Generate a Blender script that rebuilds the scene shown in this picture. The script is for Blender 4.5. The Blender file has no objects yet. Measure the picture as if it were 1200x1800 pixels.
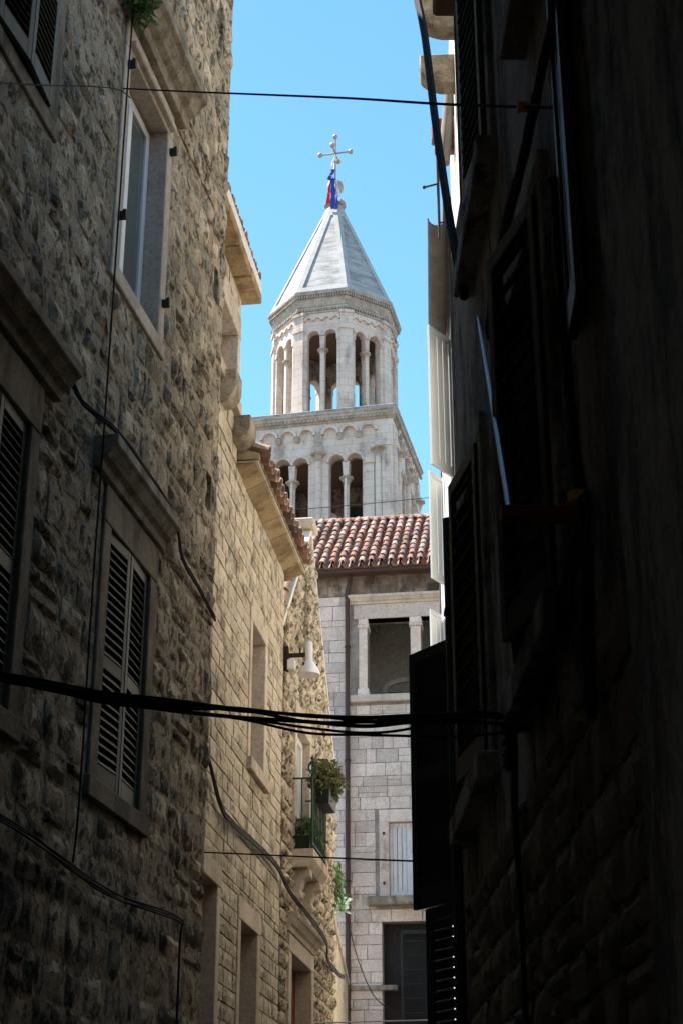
import bpy, bmesh, math, random
from mathutils import Vector, Matrix
random.seed(7)
RAD = math.radians
scene = bpy.context.scene
C = scene.collection

# ------------------------------------------------------------------ camera, sky, sun, exposure
F_PX, PITCH, CAM_Z = 2850.0, RAD(23.7), 1.6          # focal length in photo pixels (1200 x 1800)
cam_d = bpy.data.cameras.new('camera'); cam = bpy.data.objects.new('camera', cam_d); C.objects.link(cam)
cam.location = (0, 0, CAM_Z); cam.rotation_euler = (math.pi / 2 + PITCH, 0, 0)
cam_d.sensor_fit = 'VERTICAL'; cam_d.sensor_height = 36.0; cam_d.lens = F_PX / 1800 * 36
cam_d.clip_start = 0.05; cam_d.clip_end = 6000
scene.camera = cam
SUN_EL, SUN_AZ = RAD(62), RAD(-72)                   # azimuth from +Y towards +X
sun_vec = Vector((math.sin(SUN_AZ) * math.cos(SUN_EL), math.cos(SUN_AZ) * math.cos(SUN_EL), math.sin(SUN_EL)))
world = bpy.data.worlds.new('World'); scene.world = world; world.use_nodes = True
wn = world.node_tree; wn.nodes.clear()
wo = wn.nodes.new('ShaderNodeOutputWorld'); wb = wn.nodes.new('ShaderNodeBackground'); sk = wn.nodes.new('ShaderNodeTexSky')
sk.sky_type = 'NISHITA'; sk.sun_disc = False; sk.sun_elevation = SUN_EL; sk.sun_rotation = SUN_AZ
sk.air_density = 1.0; sk.dust_density = 0.0; sk.ozone_density = 1.6
wb.inputs['Strength'].default_value = 0.096
hs = wn.nodes.new('ShaderNodeHueSaturation'); hs.inputs['Hue'].default_value = 0.485; hs.inputs['Saturation'].default_value = 1.15
wn.links.new(sk.outputs[0], hs.inputs['Color']); wn.links.new(hs.outputs[0], wb.inputs[0]); wn.links.new(wb.outputs[0], wo.inputs[0])
sl = bpy.data.lights.new('sun', 'SUN'); sl.energy = 4.3; sl.angle = RAD(0.53); sl.color = (1.0, 0.93, 0.83)
so = bpy.data.objects.new('sun', sl); C.objects.link(so); so.rotation_euler = sun_vec.to_track_quat('Z', 'Y').to_euler()
so.location = (-20, 10, 60)
vs = scene.view_settings; vs.view_transform = 'Standard'; vs.look = 'None'; vs.gamma = 1; vs.exposure = 1.72
scene.render.engine = 'CYCLES'
scene.cycles.max_bounces = 10; scene.cycles.diffuse_bounces = 6

# ------------------------------------------------------------------ pixel rays
SP, CP = math.sin(PITCH), math.cos(PITCH)
def ray(x, y):
    u = (x - 600) / F_PX; v = (900 - y) / F_PX
    return Vector((u, CP - v * SP, SP + v * CP))
def hit_plane(px, py, a, b):                          # vertical plane through plan points a, b
    r = ray(px, py); nx, ny = -(b[1] - a[1]), b[0] - a[0]
    t = (a[0] * nx + a[1] * ny) / (r.x * nx + r.y * ny)
    return Vector((r.x * t, r.y * t, r.z * t + CAM_Z))

# ------------------------------------------------------------------ helpers
class MB:
    def __init__(s): s.v = []; s.f = []
    def add(s, vs_, fs):
        o = len(s.v); s.v += [tuple(p) for p in vs_]; s.f += [tuple(i + o for i in f) for f in fs]; return s
    def box(s, x0, x1, y0, y1, z0, z1):
        return s.hexa([(x0,y0,z0),(x1,y0,z0),(x1,y1,z0),(x0,y1,z0),(x0,y0,z1),(x1,y0,z1),(x1,y1,z1),(x0,y1,z1)])
    def hexa(s, p): return s.add(p, [(0,3,2,1),(4,5,6,7),(0,1,5,4),(1,2,6,5),(2,3,7,6),(3,0,4,7)])
    def prism(s, poly, a, b, axis='x'):               # poly in the two other axes, extruded a..b
        f = {'x': lambda p, t: (t, p[0], p[1]), 'y': lambda p, t: (p[0], t, p[1]), 'z': lambda p, t: (p[0], p[1], t)}[axis]
        n = len(poly)
        return s.add([f(p, a) for p in poly] + [f(p, b) for p in poly],
                     [tuple(range(n))[::-1], tuple(range(n, 2 * n))] + [(i, (i + 1) % n, n + (i + 1) % n, n + i) for i in range(n)])
    def tube(s, pts, r, n=8, r1=None):
        pts = [Vector(p) for p in pts]; k = len(pts); vs_ = []; up = Vector((0.13, 0.21, 0.97))
        for i, p in enumerate(pts):
            d = (pts[min(i + 1, k - 1)] - pts[max(i - 1, 0)]).normalized()
            a = d.cross(up)
            if a.length < 0.15: a = d.cross(Vector((1, 0.1, 0)))
            a.normalize(); b = d.cross(a)
            rr = r if r1 is None else r + (r1 - r) * i / (k - 1)
            for j in range(n):
                t = 2 * math.pi * j / n; vs_.append(p + (a * math.cos(t) + b * math.sin(t)) * rr)
        fs = [(i*n+j, i*n+(j+1)%n, (i+1)*n+(j+1)%n, (i+1)*n+j) for i in range(k-1) for j in range(n)]
        fs += [tuple(range(n))[::-1], tuple(range((k-1)*n, k*n))]
        return s.add(vs_, fs)
    def lathe(s, prof, c=(0,0,0), n=16, ph=0):        # prof: (radius, z) bottom to top
        vs_ = []; k = len(prof)
        for r, z in prof:
            for j in range(n):
                t = 2*math.pi*j/n + ph; vs_.append((c[0]+r*math.cos(t), c[1]+r*math.sin(t), c[2]+z))
        fs = [(i*n+j, i*n+(j+1)%n, (i+1)*n+(j+1)%n, (i+1)*n+j) for i in range(k-1) for j in range(n)]
        fs += [tuple(range(n))[::-1], tuple(range((k-1)*n, k*n))]
        return s.add(vs_, fs)
    def ball(s, c, r, n=12):
        m = n // 2
        return s.lathe([(max(1e-3, r*math.sin(math.pi*i/m)), -r*math.cos(math.pi*i/m)) for i in range(m+1)], c, n)
    def mesh(s, name, smooth=False, bevel=0, mat=None):
        me = bpy.data.meshes.new(name); bm = bmesh.new()
        for p in s.v: bm.verts.new(p)
        bm.verts.ensure_lookup_table()
        for f in s.f:
            try: bm.faces.new([bm.verts[i] for i in f])
            except ValueError: pass
        bmesh.ops.recalc_face_normals(bm, faces=bm.faces)
        if bevel:
            es = [e for e in bm.edges if len(e.link_faces) == 2 and e.calc_face_angle(0) > 0.6]
            bmesh.ops.bevel(bm, geom=es, offset=bevel, segments=1, affect='EDGES', clamp_overlap=True)
        bm.to_mesh(me); bm.free()
        if smooth:
            for p in me.polygons: p.use_smooth = True
            if smooth == 'auto':
                me.set_sharp_from_angle(angle=RAD(40))
        if mat: me.materials.append(mat)
        return me
    def build(s, name, mat, parent=None, smooth=False, bevel=0, loc=None, rotz=None):
        return link(name, s.mesh(name, smooth, bevel, mat), parent, loc, rotz)
def link(name, me, parent=None, loc=None, rotz=None, mtx=None):
    o = bpy.data.objects.new(name, me); C.objects.link(o)
    if parent is not None: o.parent = parent
    if mtx is not None: o.matrix_local = mtx
    else:
        if loc is not None: o.location = loc
        if rotz is not None: o.rotation_euler = (0, 0, rotz)
    return o
def tag(o, label, cat, group=None):
    o['label'] = label; o['category'] = cat
    if group: o['group'] = group
    return o
def thing(name, label, cat, loc=(0,0,0), rotz=0, group=None):
    o = bpy.data.objects.new(name, None); C.objects.link(o); o.location = loc; o.rotation_euler = (0,0,rotz)
    return tag(o, label, cat, group)
def bxp(name, mat, parent, dims, bevel=0.008):        # a single bevelled block as a part
    return MB().box(*dims).build(name, mat, parent, bevel=bevel)
def cat_curve(a, b, sag, n=24):
    a, b = Vector(a), Vector(b)
    return [a.lerp(b, t/n) - Vector((0,0,4*sag*(t/n)*(1-t/n))) for t in range(n+1)]
def smooth_path(pts, n=6):                            # Catmull-Rom
    P = [Vector(p) for p in pts]; out = []
    for i in range(len(P)-1):
        p0, p1, p2, p3 = P[max(i-1,0)], P[i], P[i+1], P[min(i+2,len(P)-1)]
        for k in range(n):
            t = k/n
            out.append(0.5*((2*p1)+(p2-p0)*t+(2*p0-5*p1+4*p2-p3)*t*t+(3*p1-p0-3*p2+p3)*t**3))
    return out + [P[-1]]

# local frame of a facade: x to the viewer's right along the wall, y into the wall, z up
def facade_rot(az, side):
    a = RAD(az)
    d = {'L': (math.sin(a), math.cos(a)), 'R': (-math.sin(a), -math.cos(a)), 'F': (math.cos(a), -math.sin(a))}[side]
    return math.atan2(d[1], d[0])

# ------------------------------------------------------------------ materials
def new_mat(name):
    m = bpy.data.materials.new(name); m.use_nodes = True; nt = m.node_tree; nt.nodes.clear()
    out = nt.nodes.new('ShaderNodeOutputMaterial'); b = nt.nodes.new('ShaderNodeBsdfPrincipled')
    nt.links.new(b.outputs[0], out.inputs[0]); return m, nt, b
def nz(nt, scale, detail=5, rough=0.6, coord=None, stretch=None):
    g = nt.nodes.new('ShaderNodeNewGeometry'); n = nt.nodes.new('ShaderNodeTexNoise')
    n.inputs['Scale'].default_value = scale; n.inputs['Detail'].default_value = detail; n.inputs['Roughness'].default_value = rough
    src = g.outputs['Position']
    if stretch:
        mp = nt.nodes.new('ShaderNodeMapping'); mp.inputs['Scale'].default_value = stretch
        nt.links.new(src, mp.inputs[0]); src = mp.outputs[0]
    nt.links.new(src, n.inputs['Vector']); return n.outputs['Fac']
def ramp(nt, fac, stops):
    r = nt.nodes.new('ShaderNodeValToRGB'); e = r.color_ramp.elements
    while len(e) < len(stops): e.new(0.5)
    for i, (p, c) in enumerate(stops): e[i].position = p; e[i].color = (*c, 1)
    nt.links.new(fac, r.inputs[0]); return r.outputs[0]
def mix(nt, fac, a, b, mode='MIX'):
    m = nt.nodes.new('ShaderNodeMix'); m.data_type = 'RGBA'; m.blend_type = mode
    for s_, v in ((m.inputs[0], fac), (m.inputs[6], a), (m.inputs[7], b)):
        if hasattr(v, 'links'): nt.links.new(v, s_)
        elif isinstance(v, (int, float)): s_.default_value = v
        else: s_.default_value = (*v, 1)
    return m.outputs[2]
def bump(nt, bsdf, h, strength, dist):
    b = nt.nodes.new('ShaderNodeBump'); b.inputs['Strength'].default_value = strength; b.inputs['Distance'].default_value = dist
    nt.links.new(h, b.inputs['Height'])
    prev = bsdf.inputs['Normal'].links
    if prev: nt.links.new(prev[0].from_socket, b.inputs['Normal'])
    nt.links.new(b.outputs[0], bsdf.inputs['Normal'])
def obj_rand(nt):
    return nt.nodes.new('ShaderNodeObjectInfo').outputs['Random']
def stone_mat(name, cols, stain_shade=(0.1,0.08,0.06), stain_amt=0.5, scale=3, bmp=0.5, bdist=0.02, rnd=0.5, vstreak=False, stain_pos=0.55, mottle=0, sharp=0.18, crev=0):
    m, nt, b = new_mat(name)
    base = ramp(nt, nz(nt, scale, 6, 0.65), [(0.3, cols[0]), (0.5, cols[1]), (0.7, cols[2])])
    if rnd:
        r2 = ramp(nt, obj_rand(nt), [(0, (1-rnd,)*3), (0.5, (1,0.97,0.93)), (1, (1+rnd*0.35, 1+rnd*0.33, 1+rnd*0.3))])
        base = mix(nt, 1.0, base, r2, 'MULTIPLY')
    vo = nt.nodes.new('ShaderNodeTexVoronoi'); vo.inputs['Scale'].default_value = scale*0.8; gg = nt.nodes.new('ShaderNodeNewGeometry'); nt.links.new(gg.outputs['Position'], vo.inputs['Vector'])
    sx = nt.nodes.new('ShaderNodeSeparateColor'); nt.links.new(vo.outputs['Color'], sx.inputs[0])
    base = mix(nt, 0.6 if rnd > 0.3 else 0.2, base, ramp(nt, sx.outputs[0], [(0, (0.5,0.47,0.44)), (0.5, (0.95,0.93,0.9)), (1, (1.25,1.22,1.18))]), 'MULTIPLY')
    fine = ramp(nt, nz(nt, scale*14, 6, 0.7), [(0.35, (0.62,)*3), (0.6, (1.06,)*3)])
    base = mix(nt, 0.75, base, fine, 'MULTIPLY')
    st = ramp(nt, nz(nt, scale*1.3, 8, 0.72, stretch=(1,1,0.35) if vstreak else None), [(stain_pos-sharp/3, (0,)*3), (stain_pos+sharp*2/3, (stain_amt,)*3)])
    base = mix(nt, st, base, stain_shade)
    if mottle:
        lt = ramp(nt, nz(nt, scale*5, 8, 0.75, stretch=(1,1,0.7)), [(0.54, (0,)*3), (0.64, (mottle,)*3)])
        base = mix(nt, lt, base, tuple(min(0.8, c*1.12) for c in cols[2]))
        dk = ramp(nt, nz(nt, scale*4.1, 9, 0.8), [(0.36, (mottle,)*3), (0.46, (0,)*3)])
        base = mix(nt, dk, base, stain_shade)
    nt.links.new(base, b.inputs['Base Color']); b.inputs['Roughness'].default_value = 0.92
    b.inputs['Specular IOR Level'].default_value = 0.2
    if crev:
        iv = nt.nodes.new('ShaderNodeInvert'); nt.links.new(st, iv.inputs[1]); bump(nt, b, iv.outputs[0], 1.0, crev)  # sinks the stained spots, whose dark colour doubles as crevice shade
    bump(nt, b, nz(nt, scale*3, 6, 0.7), bmp, bdist*2)
    bump(nt, b, nz(nt, scale*16, 5, 0.7), bmp, bdist*0.5)
    return m
def plain_mat(name, col, rough=0.6, var=0.25, scale=6, metal=0, bmp=0.15, wear=None, wear_pos=0.62, stretch=None):
    m, nt, b = new_mat(name)
    f = ramp(nt, nz(nt, scale, 5, 0.6, stretch=stretch), [(0.3, tuple(c*(1-var) for c in col)), (0.7, tuple(c*(1+var) for c in col))])
    if wear:
        w = ramp(nt, nz(nt, scale*2.2, 8, 0.75, stretch=stretch), [(wear_pos-0.02, (0,)*3), (wear_pos+0.03, (1,)*3)])
        f = mix(nt, w, f, wear)
    nt.links.new(f, b.inputs['Base Color']); b.inputs['Roughness'].default_value = rough; b.inputs['Metallic'].default_value = metal
    b.inputs['Specular IOR Level'].default_value = 0.3
    if bmp: bump(nt, b, nz(nt, scale*8, 4, 0.6, stretch=stretch), bmp, 0.01)
    return m
M = {}
M['rubble'] = stone_mat('rubble_limestone', [(0.54,0.43,0.31),(0.77,0.67,0.51),(0.82,0.74,0.60)], (0.10,0.065,0.038), 0.9, 5.0, 0.9, 0.03, 0.42, stain_pos=0.545, mottle=0.7, sharp=0.06, crev=0.03)
M['mortar'] = stone_mat('lime_mortar', [(0.42,0.32,0.21),(0.62,0.51,0.36),(0.72,0.62,0.47)], (0.09,0.06,0.035), 0.85, 6, 0.9, 0.03, 0, stain_pos=0.56, mottle=0.6, sharp=0.06, crev=0.03)
M['ashlar'] = stone_mat('cream_ashlar', [(0.57,0.48,0.35),(0.71,0.62,0.48),(0.77,0.70,0.57)], (0.22,0.165,0.11), 0.75, 3.4, 0.9, 0.025, 0.25, mottle=0.5, stain_pos=0.57, sharp=0.08, crev=0.015)
M['ashlar_joint'] = stone_mat('cream_joint', [(0.30,0.24,0.15),(0.42,0.35,0.23),(0.50,0.42,0.30)], (0.1,0.08,0.05), 0.5, 4, 0.6, 0.01, 0)
M['pale'] = stone_mat('pale_ashlar', [(0.66,0.52,0.45),(0.78,0.64,0.56),(0.82,0.69,0.61)], (0.27,0.19,0.15), 0.7, 2.0, 0.5, 0.01, 0.26, vstreak=True, stain_pos=0.6, sharp=0.1, mottle=0.25)
M['pale_joint'] = stone_mat('pale_joint', [(0.24,0.19,0.16),(0.36,0.30,0.26),(0.46,0.39,0.35)], (0.08,0.07,0.06), 0.5, 4, 0.5, 0.008, 0)
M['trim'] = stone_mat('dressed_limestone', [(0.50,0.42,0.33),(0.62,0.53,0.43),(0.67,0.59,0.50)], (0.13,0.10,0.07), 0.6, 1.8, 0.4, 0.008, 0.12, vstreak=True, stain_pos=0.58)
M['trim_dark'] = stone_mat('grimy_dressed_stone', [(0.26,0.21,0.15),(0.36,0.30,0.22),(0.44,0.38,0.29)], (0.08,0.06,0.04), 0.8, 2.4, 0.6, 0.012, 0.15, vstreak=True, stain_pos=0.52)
M['lichen'] = stone_mat('weathered_cornice_stone', [(0.24,0.20,0.14),(0.42,0.36,0.27),(0.52,0.46,0.36)], (0.08,0.06,0.04), 0.7, 3, 0.7, 0.015, 0.1, stain_pos=0.5)
M['soffit'] = stone_mat('eave_slab_stone', [(0.28,0.20,0.11),(0.38,0.28,0.16),(0.45,0.35,0.22)], (0.10,0.06,0.03), 0.8, 2.5, 0.5, 0.01, 0.2)
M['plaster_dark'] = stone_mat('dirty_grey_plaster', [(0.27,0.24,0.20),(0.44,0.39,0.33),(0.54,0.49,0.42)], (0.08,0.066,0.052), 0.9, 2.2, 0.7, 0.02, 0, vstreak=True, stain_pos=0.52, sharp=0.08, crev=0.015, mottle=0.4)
M['plaster_white'] = stone_mat('old_white_plaster', [(0.66,0.62,0.55),(0.76,0.72,0.65),(0.80,0.77,0.70)], (0.4,0.35,0.28), 0.5, 2, 0.5, 0.01, 0, vstreak=True)
M['room'] = stone_mat('loggia_plaster', [(0.42,0.39,0.33),(0.50,0.47,0.40),(0.56,0.52,0.45)], (0.2,0.18,0.15), 0.4, 1, 0.3, 0.005, 0)
M['paving'] = stone_mat('stone_paving', [(0.09,0.08,0.07),(0.13,0.12,0.105),(0.17,0.155,0.14)], (0.1,0.09,0.08), 0.5, 1, 0.3, 0.01, 0)
M['green'] = plain_mat('green_shutter_paint', (0.055,0.068,0.04), 0.55, 0.25, 5, wear=(0.11,0.115,0.085), wear_pos=0.66, stretch=(1,1,0.2))
M['dgreen'] = plain_mat('dark_green_paint', (0.035,0.06,0.045), 0.5, 0.3, 5, wear=(0.12,0.11,0.08), wear_pos=0.66, stretch=(1,1,0.15))
M['black_paint'] = plain_mat('blackish_green_paint', (0.034,0.04,0.036), 0.5, 0.3, 5)
M['white_paint'] = plain_mat('white_shutter_paint', (0.56,0.56,0.55), 0.5, 0.08, 4, wear=(0.32,0.30,0.27), wear_pos=0.69, stretch=(1,1,0.12))
M['peel_paint'] = plain_mat('peeling_white_paint', (0.66,0.63,0.61), 0.6, 0.12, 4, wear=(0.22,0.19,0.17), wear_pos=0.6, stretch=(3,3,0.5))
M['upvc'] = plain_mat('white_window_frame', (0.78,0.78,0.76), 0.4, 0.05, 4, bmp=0)
M['black'] = plain_mat('black_cable', (0.010,0.010,0.011), 0.85, 0.3, 8, bmp=0)
M['iron'] = plain_mat('rusty_iron', (0.03,0.022,0.018), 0.7, 0.4, 20, metal=0.2)
M['brownpipe'] = plain_mat('brown_downpipe', (0.055,0.028,0.024), 0.45, 0.25, 4)
M['redbar'] = plain_mat('red_oxide_paint', (0.20,0.045,0.035), 0.6, 0.3, 9)
M['green_iron'] = plain_mat('green_iron', (0.015,0.05,0.036), 0.5, 0.3, 9)
M['zinc'] = plain_mat('grey_fibre_cement', (0.22,0.20,0.185), 0.8, 0.25, 3)
M['gutter'] = plain_mat('shaded_fibre_cement', (0.085,0.078,0.072), 0.8, 0.3, 3)  # fibre cement with the gutter's shade put into its colour
M['dark_slat'] = plain_mat('dark_grey_wood', (0.03,0.03,0.03), 0.8, 0.3, 5)
M['steel'] = plain_mat('galvanised_steel', (0.45,0.46,0.48), 0.45, 0.15, 8, metal=0.6)
M['lampwhite'] = plain_mat('white_lamp_enamel', (0.72,0.73,0.72), 0.35, 0.06, 8, bmp=0)
M['reflector'] = plain_mat('lamp_reflector', (0.75,0.75,0.75), 0.4, 0.08, 8, metal=0.3, bmp=0)
M['wood'] = plain_mat('old_brown_wood', (0.12,0.075,0.045), 0.75, 0.35, 5, stretch=(4,4,0.6))
M['interior'] = plain_mat('shaded_interior', (0.03,0.027,0.025), 0.9, 0.2, 2, bmp=0)  # near-black colour stands in for the darkness behind openings and holes
M['yellow'] = plain_mat('yellow_plastic', (0.75,0.45,0.06), 0.5, 0.1, 8, bmp=0)
M['gold'] = plain_mat('gilded_metal', (0.42,0.33,0.24), 0.5, 0.2, 3, metal=0.35)
M['flag_red'] = plain_mat('red_flag_cloth', (0.55,0.04,0.05), 0.8, 0.1, 8, bmp=0)
M['flag_white'] = plain_mat('white_flag_cloth', (0.75,0.75,0.77), 0.8, 0.05, 8, bmp=0)
M['flag_blue'] = plain_mat('blue_flag_cloth', (0.03,0.06,0.32), 0.8, 0.1, 8, bmp=0)
M['pot'] = plain_mat('dark_green_plastic', (0.012,0.02,0.015), 0.5, 0.2, 8)
M['brick'] = stone_mat('red_brick', [(0.28,0.12,0.07),(0.40,0.20,0.13),(0.46,0.30,0.22)], (0.1,0.06,0.04), 0.6, 6, 0.6, 0.01, 0.3)
def glass_mat():
    m, nt, b = new_mat('window_glass'); b.inputs['Base Color'].default_value = (0.10,0.12,0.12,1); b.inputs['Roughness'].default_value = 0.06
    b.inputs['Specular IOR Level'].default_value = 0.7
    return m
M['glass'] = glass_mat()
M['curtain'] = plain_mat('grey_curtain', (0.42,0.44,0.42), 0.9, 0.15, 3, stretch=(10,10,0.3))
def tile_mat(name='terracotta_tile', stops=None):
    m, nt, b = new_mat(name)
    c = ramp(nt, obj_rand(nt), stops or [(0,(0.12,0.075,0.058)),(0.25,(0.25,0.09,0.058)),(0.5,(0.32,0.16,0.11)),(0.75,(0.42,0.27,0.20)),(1,(0.20,0.14,0.12))])
    st = ramp(nt, nz(nt, 7, 7, 0.7), [(0.45,(0,)*3),(0.62,(0.7,)*3)])
    c = mix(nt, st, c, (0.13,0.10,0.085))
    w = ramp(nt, nz(nt, 13, 6, 0.7), [(0.58,(0,)*3),(0.68,(0.5,)*3)])
    c = mix(nt, w, c, (0.45,0.37,0.31))
    nt.links.new(c, b.inputs['Base Color']); b.inputs['Roughness'].default_value = 0.9
    bump(nt, b, nz(nt, 50, 4, 0.6), 0.4, 0.006); return m
M['tile'] = tile_mat(); M['tile_grey'] = tile_mat('weathered_grey_tile', [(0,(0.26,0.20,0.15)),(0.5,(0.38,0.29,0.22)),(1,(0.44,0.33,0.25))])
def tower_mat(name, cols, joint, grey_amt, course=0.42, joint_amt=0.35):
    m, nt, b = new_mat(name)
    base = ramp(nt, nz(nt, 0.7, 6, 0.65), [(0.3, cols[0]), (0.5, cols[1]), (0.7, cols[2])])
    tc = nt.nodes.new('ShaderNodeTexCoord'); mp = nt.nodes.new('ShaderNodeSeparateXYZ'); cmb = nt.nodes.new('ShaderNodeCombineXYZ')
    nt.links.new(tc.outputs['Object'], mp.inputs[0])
    ad = nt.nodes.new('ShaderNodeMath'); nt.links.new(mp.outputs[0], ad.inputs[0]); nt.links.new(mp.outputs[1], ad.inputs[1])
    nt.links.new(ad.outputs[0], cmb.inputs[0]); nt.links.new(mp.outputs[2], cmb.inputs[1])
    br = nt.nodes.new('ShaderNodeTexBrick'); nt.links.new(cmb.outputs[0], br.inputs['Vector'])
    br.inputs['Scale'].default_value = 1.0; br.inputs['Brick Width'].default_value = course*2; br.inputs['Row Height'].default_value = course
    br.inputs['Mortar Size'].default_value = 0.012; br.inputs['Mortar Smooth'].default_value = 0.4
    br.inputs['Color1'].default_value = (1,1,1,1); br.inputs['Color2'].default_value = (0.90,0.885,0.87,1); br.inputs['Mortar'].default_value = (joint,joint*0.96,joint*0.92,1)
    base = mix(nt, joint_amt*2, base, br.outputs['Color'], 'MULTIPLY')
    st = ramp(nt, nz(nt, 1.1, 9, 0.75, stretch=(1,1,0.4)), [(0.52,(0,)*3),(0.68,(grey_amt,)*3)])
    base = mix(nt, st, base, (0.17,0.14,0.12))
    nt.links.new(base, b.inputs['Base Color']); b.inputs['Roughness'].default_value = 0.9; b.inputs['Specular IOR Level'].default_value = 0.2
    bump(nt, b, nz(nt, 9, 6, 0.7), 0.35, 0.03); return m
M['tower'] = tower_mat('tower_limestone', [(0.54,0.43,0.36),(0.67,0.55,0.47),(0.74,0.63,0.55)], 0.38, 0.75)
M['tower_carved'] = stone_mat('carved_limestone', [(0.42,0.35,0.29),(0.57,0.49,0.42),(0.66,0.58,0.51)], (0.16,0.13,0.10), 0.6, 2.2, 0.9, 0.05, 0.1, stain_pos=0.54, mottle=0.4)
M['tower_grey'] = stone_mat('grey_weathered_ledge', [(0.22,0.21,0.21),(0.36,0.35,0.35),(0.47,0.46,0.45)], (0.10,0.10,0.10), 0.6, 1.4, 0.6, 0.03, 0.1, stain_pos=0.54)
def spire_mat(name='spire_limestone', amt=0.9):
    m, nt, b = new_mat(name)
    base = ramp(nt, nz(nt, 1.2, 7, 0.7), [(0.3,(0.33,0.32,0.31)),(0.55,(0.41,0.40,0.39)),(0.7,(0.46,0.45,0.43))])
    st = ramp(nt, nz(nt, 1.6, 9, 0.78, stretch=(0.5,0.5,2.2)), [(0.44,(0,)*3),(0.62,(amt,)*3)])
    base = mix(nt, st, base, (0.17,0.165,0.16))
    nt.links.new(base, b.inputs['Base Color']); b.inputs['Roughness'].default_value = 0.9
    bump(nt, b, nz(nt, 10, 6, 0.7), 0.5, 0.03); return m
M['spire'] = spire_mat(); M['spire_rib'] = spire_mat('spire_rib_limestone', 0.3)
def leaf_mat(name, a, b_):
    m, nt, b = new_mat(name)
    c = ramp(nt, nz(nt, 22, 3, 0.6), [(0.35, a), (0.65, b_)])
    nt.links.new(c, b.inputs['Base Color']); b.inputs['Roughness'].default_value = 0.55; b.inputs['Specular IOR Level'].default_value = 0.3
    tr = nt.nodes.new('ShaderNodeBsdfTranslucent'); nt.links.new(c, tr.inputs[0])
    mx = nt.nodes.new('ShaderNodeMixShader'); mx.inputs[0].default_value = 0.3
    out = [n for n in nt.nodes if n.type == 'OUTPUT_MATERIAL'][0]
    nt.links.new(b.outputs[0], mx.inputs[1]); nt.links.new(tr.outputs[0], mx.inputs[2]); nt.links.new(mx.outputs[0], out.inputs[0]); return m
M['leaf'] = leaf_mat('green_leaf', (0.03,0.07,0.02), (0.13,0.20,0.06))
M['leaf_olive'] = leaf_mat('olive_leaf', (0.07,0.08,0.03), (0.22,0.22,0.09))
M['leaf_pale'] = leaf_mat('silvery_leaf', (0.25,0.36,0.22), (0.5,0.6,0.45))

# ------------------------------------------------------------------ stones
def stone_variants(n, rough, mat, gx=4, gz=3, edge=0.12, chamf=0.3):
    out = []
    for k in range(n):
        vs_, idx = [], {}
        for j in range(gz+1):
            for i in range(gx+1):
                x = -0.5 + i/gx; z = -0.5 + j/gz
                ex = i in (0, gx); ez = j in (0, gz)
                y = -1 + random.uniform(-rough, rough)*0.6
                if ex or ez: y = -1 + chamf + random.uniform(0, rough)
                x2 = x*(1-edge*random.uniform(0, 1)) if ex else x + random.uniform(-0.3,0.3)/gx*0.5
                z2 = z*(1-edge*random.uniform(0, 1)) if ez else z + random.uniform(-0.3,0.3)/gz*0.5
                idx[i,j] = len(vs_); vs_.append((x2, y, z2))
        fs = [(idx[i,j], idx[i+1,j], idx[i+1,j+1], idx[i,j+1]) for i in range(gx) for j in range(gz)]
        rim = [(i,0) for i in range(gx)] + [(gx,j) for j in range(gz)] + [(i,gz) for i in range(gx,0,-1)] + [(0,j) for j in range(gz,0,-1)]
        b0 = len(vs_)
        for i, j in rim:
            p = vs_[idx[i,j]]; vs_.append((p[0]*1.0, 0.4, p[2]*1.0))
        m_ = len(rim)
        for q in range(m_):
            a, b = rim[q], rim[(q+1) % m_]
            fs.append((idx[b], idx[a], b0+q, b0+(q+1) % m_))
        out.append(MB().add(vs_, fs).mesh('stone', smooth='auto', mat=mat))
    return out
def lay(x0, x1, z0, z1, rects, ch, cw, jit=0.3, split=0):
    """courses of stones; returns (cx, cz, w, h)"""
    br = sorted({z0, z1} | {r[2] for r in rects if z0 < r[2] < z1} | {r[3] for r in rects if z0 < r[3] < z1})
    res = []
    for a, b in zip(br, br[1:]):
        n = max(1, round((b-a)/ch)); cuts = [a+(b-a)*(i + (random.uniform(-jit,jit)*0.6 if 0 < i < n else 0))/n for i in range(n+1)]
        for c0, c1 in zip(cuts, cuts[1:]):
            zc = (c0+c1)/2; spans = [(x0, x1)]
            for r in rects:
                if r[2] < zc < r[3]:
                    ns = []
                    for s0, s1 in spans:
                        if r[1] <= s0 or r[0] >= s1: ns.append((s0,s1)); continue
                        if r[0] > s0: ns.append((s0, r[0]))
                        if r[1] < s1: ns.append((r[1], s1))
                    spans = ns
            for s0, s1 in spans:
                x = s0
                while x < s1 - 0.03:
                    w = cw*random.uniform(1-jit*1.3, 1+jit*1.5)
                    if s1 - (x+w) < cw*0.45: w = s1 - x
                    if split and random.random() < split and c1-c0 > ch*0.7:
                        f = random.uniform(0.35, 0.65); hh = c1-c0
                        res.append((x+w/2, c0+hh*f/2, w, hh*f)); res.append((x+w/2, c0+hh*(1+f)/2, w, hh*(1-f)))
                    else: res.append((x+w/2, zc, w, c1-c0))
                    x += w
    return res
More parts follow.
